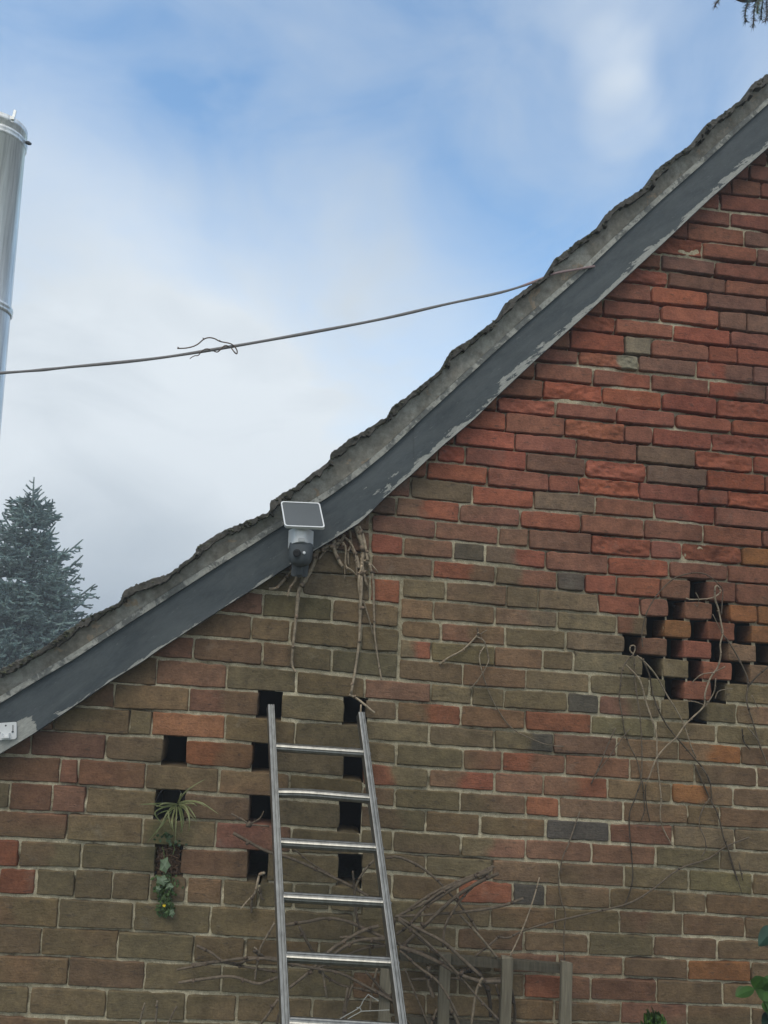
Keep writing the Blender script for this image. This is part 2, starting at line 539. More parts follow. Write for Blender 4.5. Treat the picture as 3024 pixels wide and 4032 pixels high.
# ------------------------------------------------------------------ the gable wall: every course traced
BED = dict(
 Z4='E 1600,-25 1659,-15', Z5='E 1600,62 1659,72', Z6='E 1600,150 1659,160', Z7='E 1600,240 1659,250', L8='G 600,-318 745,-306', L7='G 430,-190 745,-166', Z8='E 1500,325 1659,350', Z9='E 1400,420 1620,440 1659,448',
 E0='E 1290,505 1430,530 1659,548', E1='E 1190,590 1420,620 1510,640 1659,655', E2='E 1100,690 1250,712 1510,738 1659,755',
 E3='E 1000,785 1250,810 1330,830 1590,852 1659,860', E4='E 900,870 1050,890 1330,922 1400,940 1659,968',
 E5='E 780,958 930,975 1050,985 1290,1020 1400,1035 1659,1060', E6='E 640,1060 930,1090 990,1098 1290,1122 1360,1135 1645,1155',
 E7='D 520,60 640,70 720,82 1000,105 1080,122 1350,148 1520,172 1659,185', E8='D 440,150 700,180 770,188 940,210 1070,220 1290,250 1430,262 1659,288',
 E9='D 400,270 490,285 760,308 940,320 1290,355 1460,370 1565,380 1659,392', D0='D 270,355 490,375 580,388 860,415 940,430 1210,455 1290,465 1560,485 1659,498',
 D1='D 100,450 230,460 570,497 640,506 940,532 1000,540 1290,568 1340,575 1659,605', D2='D 0,562 100,570 270,580 350,592 640,612 730,630 1000,650 1090,662 1340,692 1659,718',
 D3='D 0,660 350,692 410,700 720,730 780,740 1080,764 1310,788 1430,798 1659,825',
 D4='F 880,55 1030,76; D 0,782 100,790 400,812 480,826 770,852 850,863 950,870 1210,892 1310,905 1570,930 1659,940',
 D5='F 780,160 840,168 1000,184; D 90,903 250,917 480,940 540,946 850,975 910,983 1210,1008 1570,1040 1659,1050',
 D6='F 680,265 830,278 970,298; D 0,1014 160,1027 300,1042 490,1060 860,1096 910,1102 1100,1118 1290,1135 1460,1148 1659,1165',
 C7='F 600,368 860,402 980,416; C 0,35 210,50 310,60 490,72 590,82 870,108 960,118 1220,138 1410,150 1659,178',
 C8='F 300,470 400,480 500,490 790,518 870,528 1000,541; C 0,152 215,168 500,192 590,200 950,230 1260,260 1340,268 1659,295',
 C9='F 255,585 300,590 410,600 640,626 790,640 1000,657; C 0,272 130,280 190,287 500,312 890,346 950,354 1260,377 1600,402 1659,406',
 Ca='F 255,700 440,723 650,740 760,754 1000,773; C 0,393 185,405 300,420 570,440 670,450 935,470 1130,482 1490,510 1659,522',
 Cb='F 255,832 440,845 630,862 760,870 950,890 1020,902; C 0,516 290,540 360,548 670,570 1050,592 1400,612 1659,628',
 Cc='F 260,962 440,976 630,986 710,998 1020,1020; C 0,632 240,652 360,665 530,682 720,696 880,710 1050,720 1230,735 1460,748 1659,762',
 Cd='G 945,240 1130,258 1220,265 1500,288; C 0,768 240,782 360,793 610,810 860,826 1050,838 1300,854 1600,875 1659,878',
 Ce='G 945,372 1130,386 1190,393 1500,410; C 0,885 200,896 400,910 720,936 950,955 1220,970 1500,990 1659,1000',
 Cf='G 940,490 1120,510 1190,516 1500,538; C 0,1013 260,1028 410,1034 760,1056 1000,1075 1250,1095 1500,1112 1659,1125',
 Bg='G 935,618 1130,632 1310,648 1520,665; B 0,45 300,62 560,82 900,103 1250,124 1659,152',
 Bh='G 720,738 920,748 1120,768 1310,784 1380,788 1520,798; B 30,174 170,181 420,195 620,212 900,230 1000,238 1180,249 1400,266 1659,280',
 Bi='G 720,864 1110,888 1210,894 1380,908; B 0,297 160,308 420,324 600,336 800,351 960,363 1180,378 1340,390 1560,402 1659,410',
 Bj='G 720,992 910,1006 1110,1022 1310,1037; B 0,430 160,434 340,448 570,461 720,474 960,486 1100,496 1340,515 1490,528 1659,540',
 Bk='H 730,102 900,118 1110,134 1320,152; B 0,555 340,575 420,580 720,597 800,605 1110,622 1200,632 1490,648 1659,664',
 Bl='H 750,244 900,257 1110,274 1320,287; B 0,686 270,701 410,710 670,725 820,736 1060,753 1200,761 1430,780 1590,787 1659,792',
 Bm='H 780,383 900,393 1110,402 1210,410 1510,427; B 0,822 160,830 270,836 480,846 680,860 770,867 1060,882 1160,890 1430,905 1659,915',
 Bn='H 800,510 900,520 1090,534 1300,548 1420,557; B 0,952 160,960 300,972 380,977 680,995 770,1000 1160,1014 1360,1030 1659,1046',
 A0='H 690,640 880,658 1100,673 1290,686 1420,692; A 0,27 290,38 560,55 680,62 960,74 1070,82 1460,108 1659,118',
 A1='I 690,98 870,118 1090,134 1300,146; A 0,158 160,165 370,178 770,196 960,204 1160,217 1360,228 1600,246 1659,251',
 A2='I 690,228 870,245 1090,259 1280,275; A 0,296 200,308 500,322 680,331 900,342 1160,356 1380,372 1659,388',
 A3='I 690,392 880,405 1080,422 1280,428; A 0,442 200,448 480,461 850,478 1170,491 1450,508 1659,521',
 A4='I 690,535 900,550 1070,562 1290,577; A 0,588 340,599 560,610 850,622 1130,633 1400,645 1659,655',
 A5='I 850,682 950,692 1280,713; A 0,728 350,739 560,748 850,758 1150,772 1400,783 1659,791',
 A6='I 850,830 950,838 1270,850; A 0,862 360,870 760,885 1000,897 1350,914 1659,929',
 A7='I 850,972 1270,996; A 0,1008 340,1020 750,1035 1150,1050 1659,1068', A8='I 850,1112 1270,1132; A 0,1145 340,1158 750,1171 1150,1184 1659,1200',
 L6='G 380,-55 540,-48 745,-30', L5='G 280,84 380,90 540,98 745,110 935,125', L4='G 50,205 100,209 330,222 500,242 680,258 760,270 925,286',
 L3='L 600,418 680,424 780,432 850,440; G 240,376 500,392 690,410 925,434', L2='L 410,560 540,569 770,581 840,590; G 240,525 500,553 700,570 920,583',
 L1='L 190,694 410,706 610,728 830,740; G 80,664 300,686 500,702 720,730 915,748',
 J1='J 740,142 960,155; L 370,869 620,886 800,895 950,909 1050,917 1340,940 1480,950',
 J2='J 400,280 540,288 690,297 930,311 1170,319 1380,333; L 800,1055 950,1070 1040,1082 1340,1100 1480,1106',
 J3='J 200,428 340,437 640,455 800,462 940,468 1150,479 1380,493 1560,510 1834,540 2124,566 2235,575',
 J4='J 0,585 200,592 490,605 650,614 890,632 1130,649 1340,662 1550,683 1714,692 2114,723 2235,740',
 J5='J 0,747 130,754 370,763 520,774 880,795 1000,804 1350,825 1550,841 1784,856 2094,880 2224,886',
 J6='J 0,920 200,932 420,944 530,946 880,965 1000,972 1330,990 1550,1003 1724,1019 2104,1046 2224,1056',
 K0='K 0,28 130,35 400,46 510,54 740,62 880,70 1120,85 1320,95 1534,107 1800,124 2094,138 2219,142',
 K1='K 0,207 480,219 700,234 920,248 1150,261 1400,276 1634,296 2034,312 2224,325',
 K2='K 0,380 230,386 450,398 700,411 920,421 1150,436 1380,446 1594,460 1934,471 2354,500',
 K3='K 0,568 250,579 480,588 820,602 1000,612 1290,628 1534,640 1954,660 2174,675 2384,690',
 K4='K 0,747 250,754 520,766 720,772 900,787 1180,801 1370,811 1534,817 1934,832 2174,845 2384,855',
 K5='K 0,930 180,937 420,943 640,958 880,966 1130,978 1370,985 1534,991 1924,1013 2174,1022 2384,1030',
 K6='K 0,1116 180,1120 400,1134 650,1143 900,1150 1150,1157 1450,1164 1659,1172 2174,1195 2384,1205',
)
# row: top bed, head joints, colour of each gap (last one runs on to the right); 'H' is an opening
OLD = [
 ('Z4', 'E 1290 1650', 'r r'), ('Z5', 'E 1100 1450 1800', 'r r r'), ('Z6', 'E 1280 1650', 'r r'), ('Z7', 'E 1200 1540', 'r r'), ('Z8', 'E 1250 1430 1612', 'r r r'), ('Z9', 'E 1010 1360 1700', 'r r r'), ('E0', 'E 1070 1425', 'r r'),
 ('E1', 'E 800 1160 1510', 'r r b'), ('E2', 'E 580 915 1250 1588', 'r R r b'), ('E3', 'E 660 1000 1333 1685', 'r b r r'), ('E4', 'E 340 690 1047 1397', 'r R b r'),
 ('E5', 'E 240 590 937 1288 1650', 'r r R b r'), ('E6', 'D 290 640 997 1355 1527', 'r r R b b'), ('E7', 'D 10 360 720 1075 1425', 'r R r R r'),
 ('E8', 'D 90 440 775 938 1293 1468', 'r R m r R R'), ('E9', 'D -230 130 490 858 1213 1565', 'r r R/m b R/b b'), ('D0', 'D -130 222 580 938 1293 1645', 'r r r/R r R/b b'),
 ('D1', 'D -450 -95 272 637 1003 1345', 'r r R R R R'), ('D2', 'D -370 -10 352 727 1085 1437', 'r R r r R R'), ('D3', 'D -690 -320 42 407 772 950 1312', 'r R r R r R R'),
 ('D4', 'D -640 -270 98 478 850 1210 1570', 'r R r r g R R'), ('D5', 'D -560 -379 -204 168 535 908 1283 1637', 'r R r/R b R g R r'),
 ('D6', 'F 230 595 970; C 308 494 865 1228 1412', 'r R r r R r r R'), ('C7', 'F 130 495 875; C 217 592 957 1332', 'b g R g r r/R r'),
 ('C8', 'F 250 408 793; C 132 506 895 1258 1622', 'b b/R r R r r R r'), ('C9', 'F 255 648; C -3 185 568 935 1127 1495', 'r r b b R r R O'),
 ('Ca', 'F 252 450 758 952; C 290 672 1048 1413', 'R r d g/R r R r r'), ('Cb', 'F 252 631 1020; C 357 530 725 995 1180 1278 1460', 'b R/b g/r d R R r H r r'),
 ('Cc', 'F 445 712; C 48 243 612 870 1046 1142 1316 1412 1593', 'g b g g R r H r H O O'),
 ('Cd', 'G 935 1137 1515; C 360 727 916 1012 1187 1278 1452 1548', 'b b b/g g r/g H O H R H O/g'),
 ('Ce', 'G 935 1183; C 40 412 778 872 1040 1128 1312 1408 1588 1680', 'b r/b g g H r H R H b H b'),
 ('Cf', 'G 930 1124; C -25 268 460 890 1000 1172 1248 1436 1538', 'g/R g b g g H g H R H b'),
 ('Bg', 'G 925 1317; B 167 558 928 1030 1133 1310 1395', 'b b g g g H R H g'),
 ('Bh', 'G 715 1120 1375; B 30 422 615 995 1173 1268 1460', 'r g g g d r/g g H g b'),
 ('Bi', 'G 713 913 1305; B 163 567 962 1340', 'g b/R r R g g/b g'), ('Bj', 'G 718 1108; B -28 337 725 1107 1490', 'g g g/d r b b/O b'),
 ('Bk', 'H 700 908 1320; B 20 410 803 1203 1587', 'g g r R/r r b b b'), ('Bl', 'H 700 1105; B -25 272 667 1062 1440', 'R/g b/R r r/R b O/b b'),
 ('Bm', 'H 700 900 1300; B 165 372 766 1162 1358', 'r g b R b b b b'), ('Bn', 'H 690 1090 1420; B 290 680 1073 1450', 'r/g r b d r g g'),
 ('A0', 'I 690 887 1307; A 163 570 967 1362', 'g g g/r r r g g'), ('A1', 'I 690 1090 1497; A 370 772 1168 1560', 'g g b b g g g'),
 ('A2', 'I 690 882 1287; A 85 285 683 1075 1275', 'g g R d b b b b'), ('A3', 'I 690 1070 1487; A 347 742 1130 1517', 'g g b g r/b b b'),
 ('A4', 'I 865 1283; A 152 553 952 1342', 'g r b g b b'), ('A5', 'I 865 1105 1500; A 360 767 1162 1550', 'g g r b b O b'),
 ('A6', 'I 865 1290; A 155 562 972 1375', 'b b R/r r b b'), ('A7', 'I 865 1090 1485; A 340 752 1158 1553', 'b b b b r b b'),
]
NEW = [
 ('L8', 'G 520 745', 'g'), ('L7', 'G 480 745', 'b'), ('L6', 'G 330 745', 'g'), ('L5', 'G 330 745 935', 'g R'), ('L4', 'G 87 511 925', 'g g'), ('L3', 'G 14 252 690 925', 'b g g'),
 ('L2', 'L 410 835 1260; G 920', 'b b/g g'), ('L1', 'L 180 615 1043; G 715', 'r g g'), ('J1', 'J 705 1167 1595 1728 2127 2250', 'b r/b H g H'),
 ('J2', 'J 335 800 935 1388 1819 2250', 'b g P b g'), ('J3', 'J 195 652 1012 1140 1562 1690 2124 2235', 'r b H R/r H g H'),
 ('J4', 'J -60 370 483 897 1350 1784 2235', 'r r r b b g'), ('J5', 'J 60 323 530 965 1130 1545 1690 2100 2219', 'r r b H b H g H'),
 ('J6', 'J -30 415 880 1330 1792 2219', 'r b g Q g'), ('K0', 'K -270 118 503 965 1112 1532 1645 2090 2219', 'R r/g g H r H g H'),
 ('K1', 'K -10 223 463 692 922 1150 1372 1593 1810 2032 2224', 'R g g g g b g g g g'), ('K2', 'K -110 360 825 1297 1740 2184 2384', 'r/b g g g g g'),
 ('K3', 'K -220 255 725 1195 1510 1966 2384', 'b b g b b g'), ('K4', 'K -40 425 890 1365 1770 2169 2384', 'r r g g g b'),
 ('K5', 'K -300 180 660 1140 1460 1922 2384', 'b b g g g g'), ('K6', 'K -70 405 880 1360 1840 2384', 'r b g g g'),
]
PAL = dict(g=(.158, .120, .070), b=(.172, .112, .066), r=(.185, .100, .064), R=(.222, .090, .053), O=(.215, .100, .043),
           d=(.088, .075, .060), P=(.30, .145, .08), Q=(.215, .10, .070), m=(.30, .26, .19))
PALU = dict(g=(.175, .113, .080), b=(.195, .100, .070), r=(.225, .091, .061), R=(.275, .092, .057), d=(.11, .076, .060), m=(.24, .19, .145))

def bedline(name):
    P = sorted(pts(BED[name]))
    xs = np.array([p[0] for p in P]); ys = np.array([p[1] for p in P])
    def f(x):
        ym = float(np.interp(x, xs, ys))
        s = max(.03, .125 - (ym - 1178) * 3.0e-5)
        if x < xs[0]: ym -= s * (xs[0] - x)
        if x > xs[-1]: ym += s * (x - xs[-1])
        return ym
    return f

def joints(spec):
    r = []
    for ch in spec.split(';'):
        w = ch.split()
        r += [TILE[w[0]][0] + float(u) / SC[w[0]] for u in w[1:]]
    return r

# edges of the roof line in the photograph
LOW = sorted(pts('J 0,575 200,455 430,300 700,115 880,5; L 200,635 400,505 600,375 800,250 1000,120; F 0,750 180,638 260,562 320,500 400,425 512,332 700,160 890,0; D 0,555 250,320 500,95; E 1000,730 1300,445 1659,130'))
UPP = sorted(pts('J 0,262 250,110 440,0; L 0,480 250,320 500,160; F 0,470 160,355 350,200 540,20; D 0,265 150,130 300,0; E 500,920 740,690 1000,450 1250,230 1500,0'))
SKYE = sorted(pts('Z 0,2050 400,1850 800,1570 1150,1400 1172,1370 1190,1300 1330,1220; X 365,1238 420,1197 426,1180 490,1142 580,1106 586,1080 630,1055 690,1012 710,998 716,978 760,945 835,900 846,880 950,800 976,755 1010,735; E 8,1160 40,1080 190,980 300,905 340,820 440,735 640,590 655,545 680,515 770,450 930,345 965,265 1080,180 1170,115 1245,40 1265,0; X 1510,295 1526,268 1615,205 1624,183 1659,158'))

def interp(P, x):
    xs = [p[0] for p in P]; ys = [p[1] for p in P]
    if x < xs[0]:
        return ys[0] + (ys[min(8, len(P) - 1)] - ys[0]) / (xs[min(8, len(P) - 1)] - xs[0]) * (x - xs[0])
    if x > xs[-1]:
        j = max(0, len(P) - 8)
        return ys[-1] + (ys[-1] - ys[j]) / (xs[-1] - xs[j]) * (x - xs[-1])
    return float(np.interp(x, xs, ys))

def lean(x):
    return .0275 * (2950 - x) / 1000

STAIN = tuple(at(*px('J', 1050, 890), 0))[0::2]          # green wet stain round the vent pipe

class Wall:
    def __init__(s):
        s.v, s.f, s.c = [], [], []
        s.n = 0
        s.holes = []
W = Wall()

def brick(q, code, seed):
    """q: wall-plane corners (x,z) tl, tr, br, bl; builds one rough brick"""
    r = np.random.default_rng(seed)
    q = np.array(q)
    ins = .0039 + r.normal(0, .0009)
    tl, tr, br, bl = q
    du = (tr - tl) / np.linalg.norm(tr - tl); dv = (bl - tl) / np.linalg.norm(bl - tl)
    tl = tl + du * ins + dv * (ins + r.normal(0, .001)); tr = tr - du * ins + dv * (ins + r.normal(0, .001))
    br = br - du * ins - dv * (ins + r.normal(0, .001)); bl = bl + du * ins - dv * (ins + r.normal(0, .001))
    L_, H_ = np.linalg.norm(tr - tl), np.linalg.norm(bl - tl)
    if L_ < .012 or H_ < .012:
        return
    e1, e2 = min(.0026 / L_, .2), min(.0026 / H_, .2)
    spall = code.startswith('R') and q[:, 1].mean() > 2.2 and r.random() < .35
    nu, nv = (max(4, int(L_ / .016)), 5) if not spall else (max(6, int(L_ / .007)), 11)
    s = np.concatenate([[0, e1 * .4, e1], np.linspace(e1 * 1.7, 1 - e1 * 1.7, nu), [1 - e1, 1 - e1 * .4, 1]])
    t = np.concatenate([[0, e2 * .4, e2], np.linspace(e2 * 1.7, 1 - 2.6 * e2, nv), [1 - 1.9 * e2, 1 - e2, 1 - e2 * .4, 1]])
    S, T = np.meshgrid(s, t)
    P = (tl[None, None] * ((1 - S) * (1 - T))[..., None] + tr * (S * (1 - T))[..., None] + br * (S * T)[..., None] + bl * ((1 - S) * T)[..., None])
    old = interp(LOW, 0) is not None
    X, Z = P[..., 0], P[..., 1]
    # rounded, slightly ragged arrises
    dS = np.minimum(S, 1 - S) * L_; dT = np.minimum(T, 1 - T) * H_
    edge = np.minimum(dS, dT)
    cr = .0025 + abs(r.normal(0, .003)) if r.random() > .06 else .011
    corner = np.clip(1 - dS / cr, 0, 1) * np.clip(1 - dT / cr, 0, 1)
    cx, cz = P.mean(axis=(0, 1))
    jit = fbm(X * 60, Z * 60, seed % 97, 3) * .0042 * np.clip(1 - edge / .02, 0, 1)
    X = X + np.sign(.5 - S) * (corner * cr * .35 + jit * np.clip(1 - dS / .012, 0, 1))
    Z = Z - np.sign(.5 - T) * (corner * cr * .35 + jit * np.clip(1 - dT / .012, 0, 1))
    face = -.0065 + r.normal(0, .0013)
    rough = .0018 if not spall else .0085
    Y = face + fbm(X * 14, Z * 22, seed % 89, 3) * rough * 1.6 + fbm(X * 70, Z * 90, 5 + seed % 83, 2) * rough * .7
    if spall:
        Y = Y + .003
    Y = Y + .0035 * np.clip(1 - edge / .0027, 0, 1) ** 1.4 + corner * .003 + .008 * np.clip(1 - (1 - T) * H_ / .0050, 0, 1) ** 1.2
    tilt = r.normal(0, .012)
    Y = Y + (T - .5) * H_ * tilt + (S - .5) * L_ * r.normal(0, .004)
    # colour
    ab = code.split('/')
    ht = float(np.clip((q[:, 1].mean() - 1.95) / .65 + .25 * q[:, 0].mean(), 0, 1))
    ca, cb = [np.array(PAL[c_]) * (1 - ht) + np.array(PALU.get(c_, PAL[c_])) * ht for c_ in (ab[0], ab[-1])]
    k = r.uniform(.86, 1.16)
    hue = np.array([1 + r.normal(0, .04), 1 + r.normal(0, .02), 1 + r.normal(0, .035)])
    spl = r.uniform(.4, .6)
    w = np.clip((S + fbm(X * 25, Z * 25, seed % 71, 2) * .25 - spl) * 9 + .5, 0, 1)[..., None]
    base = (ca * (1 - w) + cb * w) * k * hue
    # greener, darker weathering wash low on the wall, darker edges
    alg = np.clip(fbm(X * 2.2, Z * 3.0, 301, 3) * 1.6 + (1.75 - Z) * .55, 0, .65)[..., None]
    if 'R' not in code and 'O' not in code and 'P' not in code:
        base = base * (1 - alg) + np.array((.135, .108, .060)) * k * alg
    px_, pz_ = STAIN
    st_ = np.exp(-((X - px_) / .065) ** 2) * np.clip(1 - np.abs(Z - (pz_ - .10)) / .22, 0, 1) * np.clip(.8 + fbm(X * 30, Z * 18, 9, 3), 0, 1.2)
    base = base * (1 - np.clip(st_, 0, .75)[..., None] * np.array((.62, .45, .60)))
    ed = np.clip(1 - edge / .010, 0, 1)[..., None] * np.clip(.45 + fbm(X * 40, Z * 40, 77, 2), 0, 1)[..., None]
    base = base * (1 - .12 * ed)
    base = base * np.clip(1 + fbm(X * 1.4, Z * .8, 401, 3) * .42 + fbm(X * 7, Z * 2.2, 411, 3) * .22, .6, 1.4)[..., None]
    ny, nx = S.shape
    n0 = W.n
    front = np.stack([X, Y, Z], -1).reshape(-1, 3)
    ring = [(0, i) for i in range(nx)] + [(j, nx - 1) for j in range(1, ny)] + [(ny - 1, i) for i in range(nx - 2, -1, -1)] + [(j, 0) for j in range(ny - 2, 0, -1)]
    rid = [j * nx + i for j, i in ring]
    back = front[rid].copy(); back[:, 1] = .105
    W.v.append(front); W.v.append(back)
    W.c.append(base.reshape(-1, 3)); W.c.append(base.reshape(-1, 3)[rid] * np.array((.22, .22, .24)))  # shade inside the openings painted as darker back rims
    fs = []
    for j in range(ny - 1):
        for i in range(nx - 1):
            a = n0 + j * nx + i
            fs.append((a, a + nx, a + nx + 1, a + 1))
    m = len(rid); b0 = n0 + len(front)
    for i in range(m):
        i2 = (i + 1) % m
        fs.append((n0 + rid[i], n0 + rid[i2], b0 + i2, b0 + i))
    W.f += fs
    W.n += len(front) + m

def plane2(x, y):
    p = at(x, y, 0)
    return (p.x, p.z)

seed = [100]
def lay(top, bot, js, codes, xmax=None):
    for i in range(len(js)):
        x1 = js[i]
        x2 = js[i + 1] if i + 1 < len(js) else None
        if x2 is None:
            break
        code = codes[i] if i < len(codes) else 'b'
        seed[0] += 1
        lim = lambda x: interp(UPP, x) + 25 - top(x)        # > 0 where the course runs out behind the barge board
        if lim(x1) > 0:
            if lim(x2 - 20) > 0:
                continue
            lo_, hi_ = x1, x2 - 20
            for _ in range(30):
                m_ = .5 * (lo_ + hi_)
                if lim(m_) > 0: lo_ = m_
                else: hi_ = m_
            x1 = hi_
        q = []
        for x, ln in ((x1, top), (x2, top), (x2, bot), (x1, bot)):
            ymid = .5 * (top(x) + bot(x))
            y = ln(x)
            xx = x + lean(x) * (ymid - y)
            q.append((xx, ln(xx)))
        if min(a[1] for a in q) > 5200:
            continue
        qq = [plane2(*a) for a in q]
        if code == 'H':
            W.holes.append(qq)
            continue
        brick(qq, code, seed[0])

def shifted(f, dy):
    return lambda x: f(x) + dy

def run(rows, right, left_ext, right_ext, extra, pitch, width, lastname, off):
    lines = [bedline(r[0]) for r in rows]
    base = bedline(lastname) if lastname else shifted(lines[-1], pitch)
    tops = lines + [base]
    for (nm, js, cs), top, bot in zip(rows, lines, tops[1:]):
        js = joints(js); cs = cs.split()
        if left_ext:
            while js[0] > -900:
                js.insert(0, js[0] - width * random.uniform(.96, 1.04)); cs.insert(0, random.choice('rrbg'))
        if right_ext:
            while js[-1] < 3900:
                js.append(js[-1] + width * random.uniform(.96, 1.04))
                if len(cs) < len(js) - 1: cs.append(random.choice('rrbb'))
        lay(top, bot, js, cs)
    for k in range(extra):                   # courses below the picture, down to the ground
        top, bot = shifted(base, k * pitch), shifted(base, (k + 1) * pitch)
        x0, x1 = (-900, off) if left_ext else (off, 3900)
        js = [x0 - random.uniform(0, width)] if left_ext else [x0]
        if not left_ext: js.append(x0 + (width if k % 2 else width * .55))
        while js[-1] < x1 - width * .6: js.append(js[-1] + width * random.uniform(.97, 1.03))
        if left_ext: js[-1] = x1
        lay(top, bot, js, [random.choice('bggr') for _ in js])

old_lines = {r[0] for r in OLD}
run(OLD, True, False, True, 12, 94, 252, 'A8', px('I', 865, 0)[0])
run(NEW, False, True, False, 9, 119, 300, None, px('I', 850, 0)[0])

# ---- mortar: one rough sheet behind the brick faces
def in_poly(q, X, Z):
    ins = np.ones_like(X, bool)
    for i in range(4):
        a, b = q[i], q[(i + 1) % 4]
        ins &= ((b[0] - a[0]) * (Z - a[1]) - (b[1] - a[1]) * (X - a[0])) < 0
    return ins

x_l, x_r = plane2(-880, 3500)[0], plane2(3880, 2000)[0]
z_b, z_t = -0.05, plane2(3880, -400)[1]
st = .0075
gx = np.arange(x_l, x_r, st); gz = np.arange(z_b, z_t, st)
GX, GZ = np.meshgrid(gx, gz)
# roof line on the wall plane
rl = [at(x, .5 * (interp(UPP, x) + interp(LOW, x)), 0) for x in range(-1000, 4200, 60)]
RX, RZ = np.array([p.x for p in rl]), np.array([p.z for p in rl])
roofz = np.interp(GX, RX, RZ)
ero = np.clip((GZ - 2.0) / .7 + (GX - .1) * .35, 0, 1)              # upper old brickwork has lost more mortar
ero = ero * np.clip(.55 + fbm(GX * 3, GZ * 9, 41, 3) * 1.3, 0, 1.2)
GY = .0004 + fbm(GX * 30, GZ * 30, 21, 3) * .0038 + fbm(GX * 7, GZ * 9, 31, 2) * .0012 + .020 * np.clip(fbm(GX * 5, GZ * 16, 51, 3) * 1.6 - .22, 0, 1) + ero * .030
keep = (GZ < roofz)
hole = np.zeros_like(keep)
for q in W.holes:
    qa = np.array(q); qc_ = qa.mean(0)
    q2 = [tuple(qc_ + (p - qc_) * np.array((1.10, 1.13))) for p in qa]
    hole |= in_poly(q2, GX, GZ) | in_poly(q2[::-1], GX, GZ)
idx = np.arange(GX.size).reshape(GX.shape)
kq = keep[:-1, :-1] & keep[1:, 1:] & ~(hole[:-1, :-1] | hole[1:, 1:] | hole[1:, :-1] | hole[:-1, 1:])
F = np.stack([idx[:-1, :-1][kq], idx[:-1, 1:][kq], idx[1:, 1:][kq], idx[1:, :-1][kq]], -1)
used = np.unique(F)
remap = -np.ones(GX.size, int); remap[used] = np.arange(len(used))
MV = np.stack([GX.ravel(), GY.ravel(), GZ.ravel()], -1)[used]
MF = remap[F].tolist()

house = thing('brick_house', (0, 0, 0), 'weathered red and brown brick gable wall under a sloping tiled roof with dark barge board', 'house')
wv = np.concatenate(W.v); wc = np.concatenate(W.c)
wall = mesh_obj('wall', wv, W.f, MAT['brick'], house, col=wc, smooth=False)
# mortar joins the same wall mesh through a second material slot
nb, nfb = len(wv), len(W.f)
bpy.data.objects.remove(wall)
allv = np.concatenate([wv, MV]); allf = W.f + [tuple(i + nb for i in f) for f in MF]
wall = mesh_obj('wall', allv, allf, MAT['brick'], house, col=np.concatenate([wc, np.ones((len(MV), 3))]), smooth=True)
wall.data.materials.append(MAT['mortar'])
mi = np.zeros(len(allf), np.int32); mi[nfb:] = 1
wall.data.polygons.foreach_set('material_index', mi)

# dark room behind the openings, back of the house
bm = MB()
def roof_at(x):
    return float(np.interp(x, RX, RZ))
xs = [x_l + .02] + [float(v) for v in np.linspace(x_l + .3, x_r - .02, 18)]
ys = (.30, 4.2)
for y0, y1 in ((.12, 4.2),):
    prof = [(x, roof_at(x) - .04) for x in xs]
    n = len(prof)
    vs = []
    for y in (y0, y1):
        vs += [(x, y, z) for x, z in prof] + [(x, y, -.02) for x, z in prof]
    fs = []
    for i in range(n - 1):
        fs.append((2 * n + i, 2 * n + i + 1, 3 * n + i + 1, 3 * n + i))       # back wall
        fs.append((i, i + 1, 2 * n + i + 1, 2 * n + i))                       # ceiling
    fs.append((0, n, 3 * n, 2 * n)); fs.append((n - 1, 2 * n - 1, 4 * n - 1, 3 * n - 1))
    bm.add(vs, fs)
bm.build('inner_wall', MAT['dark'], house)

# ------------------------------------------------------------------ roof edge
def strip(name, mat_, top, bot, y0, y1, xa, xb, step, parent, peel=None, topY=None, wob=.0, thick_back=None):
    """board between two photographed edges, front face at y0, back face at y1"""
    v, f, pl = [], [], []
    X = np.arange(xa, xb + step, step)
    nrow = 7
    for x in X:
        for k in range(nrow):
            t = k / (nrow - 1)
            yb, yt = bot(x), top(x)
            yy = yb + (yt - yb) * t
            Y = y0 if topY is None else y0 + (topY - y0) * t
            p = at(x, yy, Y)
            if wob:
                p.y += float(fbm(p.x * 9, p.z * 9, 17, 3)) * wob
            v.append(tuple(p)); pl.append(peel(x, t) if peel else 0)
    n1 = len(v)
    for x in X:
        for k in (0, nrow - 1):
            p = Vector(v[(len(X) and int(round((x - xa) / step))) * nrow + k]); 
            v.append((p.x, y1, p.z)); pl.append(0)
    nx = len(X)
    for i in range(nx - 1):
        for k in range(nrow - 1):
            a = i * nrow + k
            f.append((a, a + nrow, a + nrow + 1, a + 1))
        a, b = i * nrow, n1 + 2 * i
        f.append((a, b, b + 2, a + nrow))
        a2 = i * nrow + nrow - 1
        f.append((a2, a2 + nrow, b + 3, b + 1))
    f.append(tuple(range(nrow)) + (n1 + 1, n1))
    e = (nx - 1) * nrow
    f.append(tuple(range(e + nrow - 1, e - 1, -1)) + (n1 + 2 * nx - 2, n1 + 2 * nx - 1))
    return mesh_obj(name, v, f, mat_, parent, col=np.ones((len(v), 3)), attrs=dict(peel=pl))

low = lambda x: interp(LOW, x)
upp = lambda x: interp(UPP, x)
def skyline(x): return interp(SKYE, x)
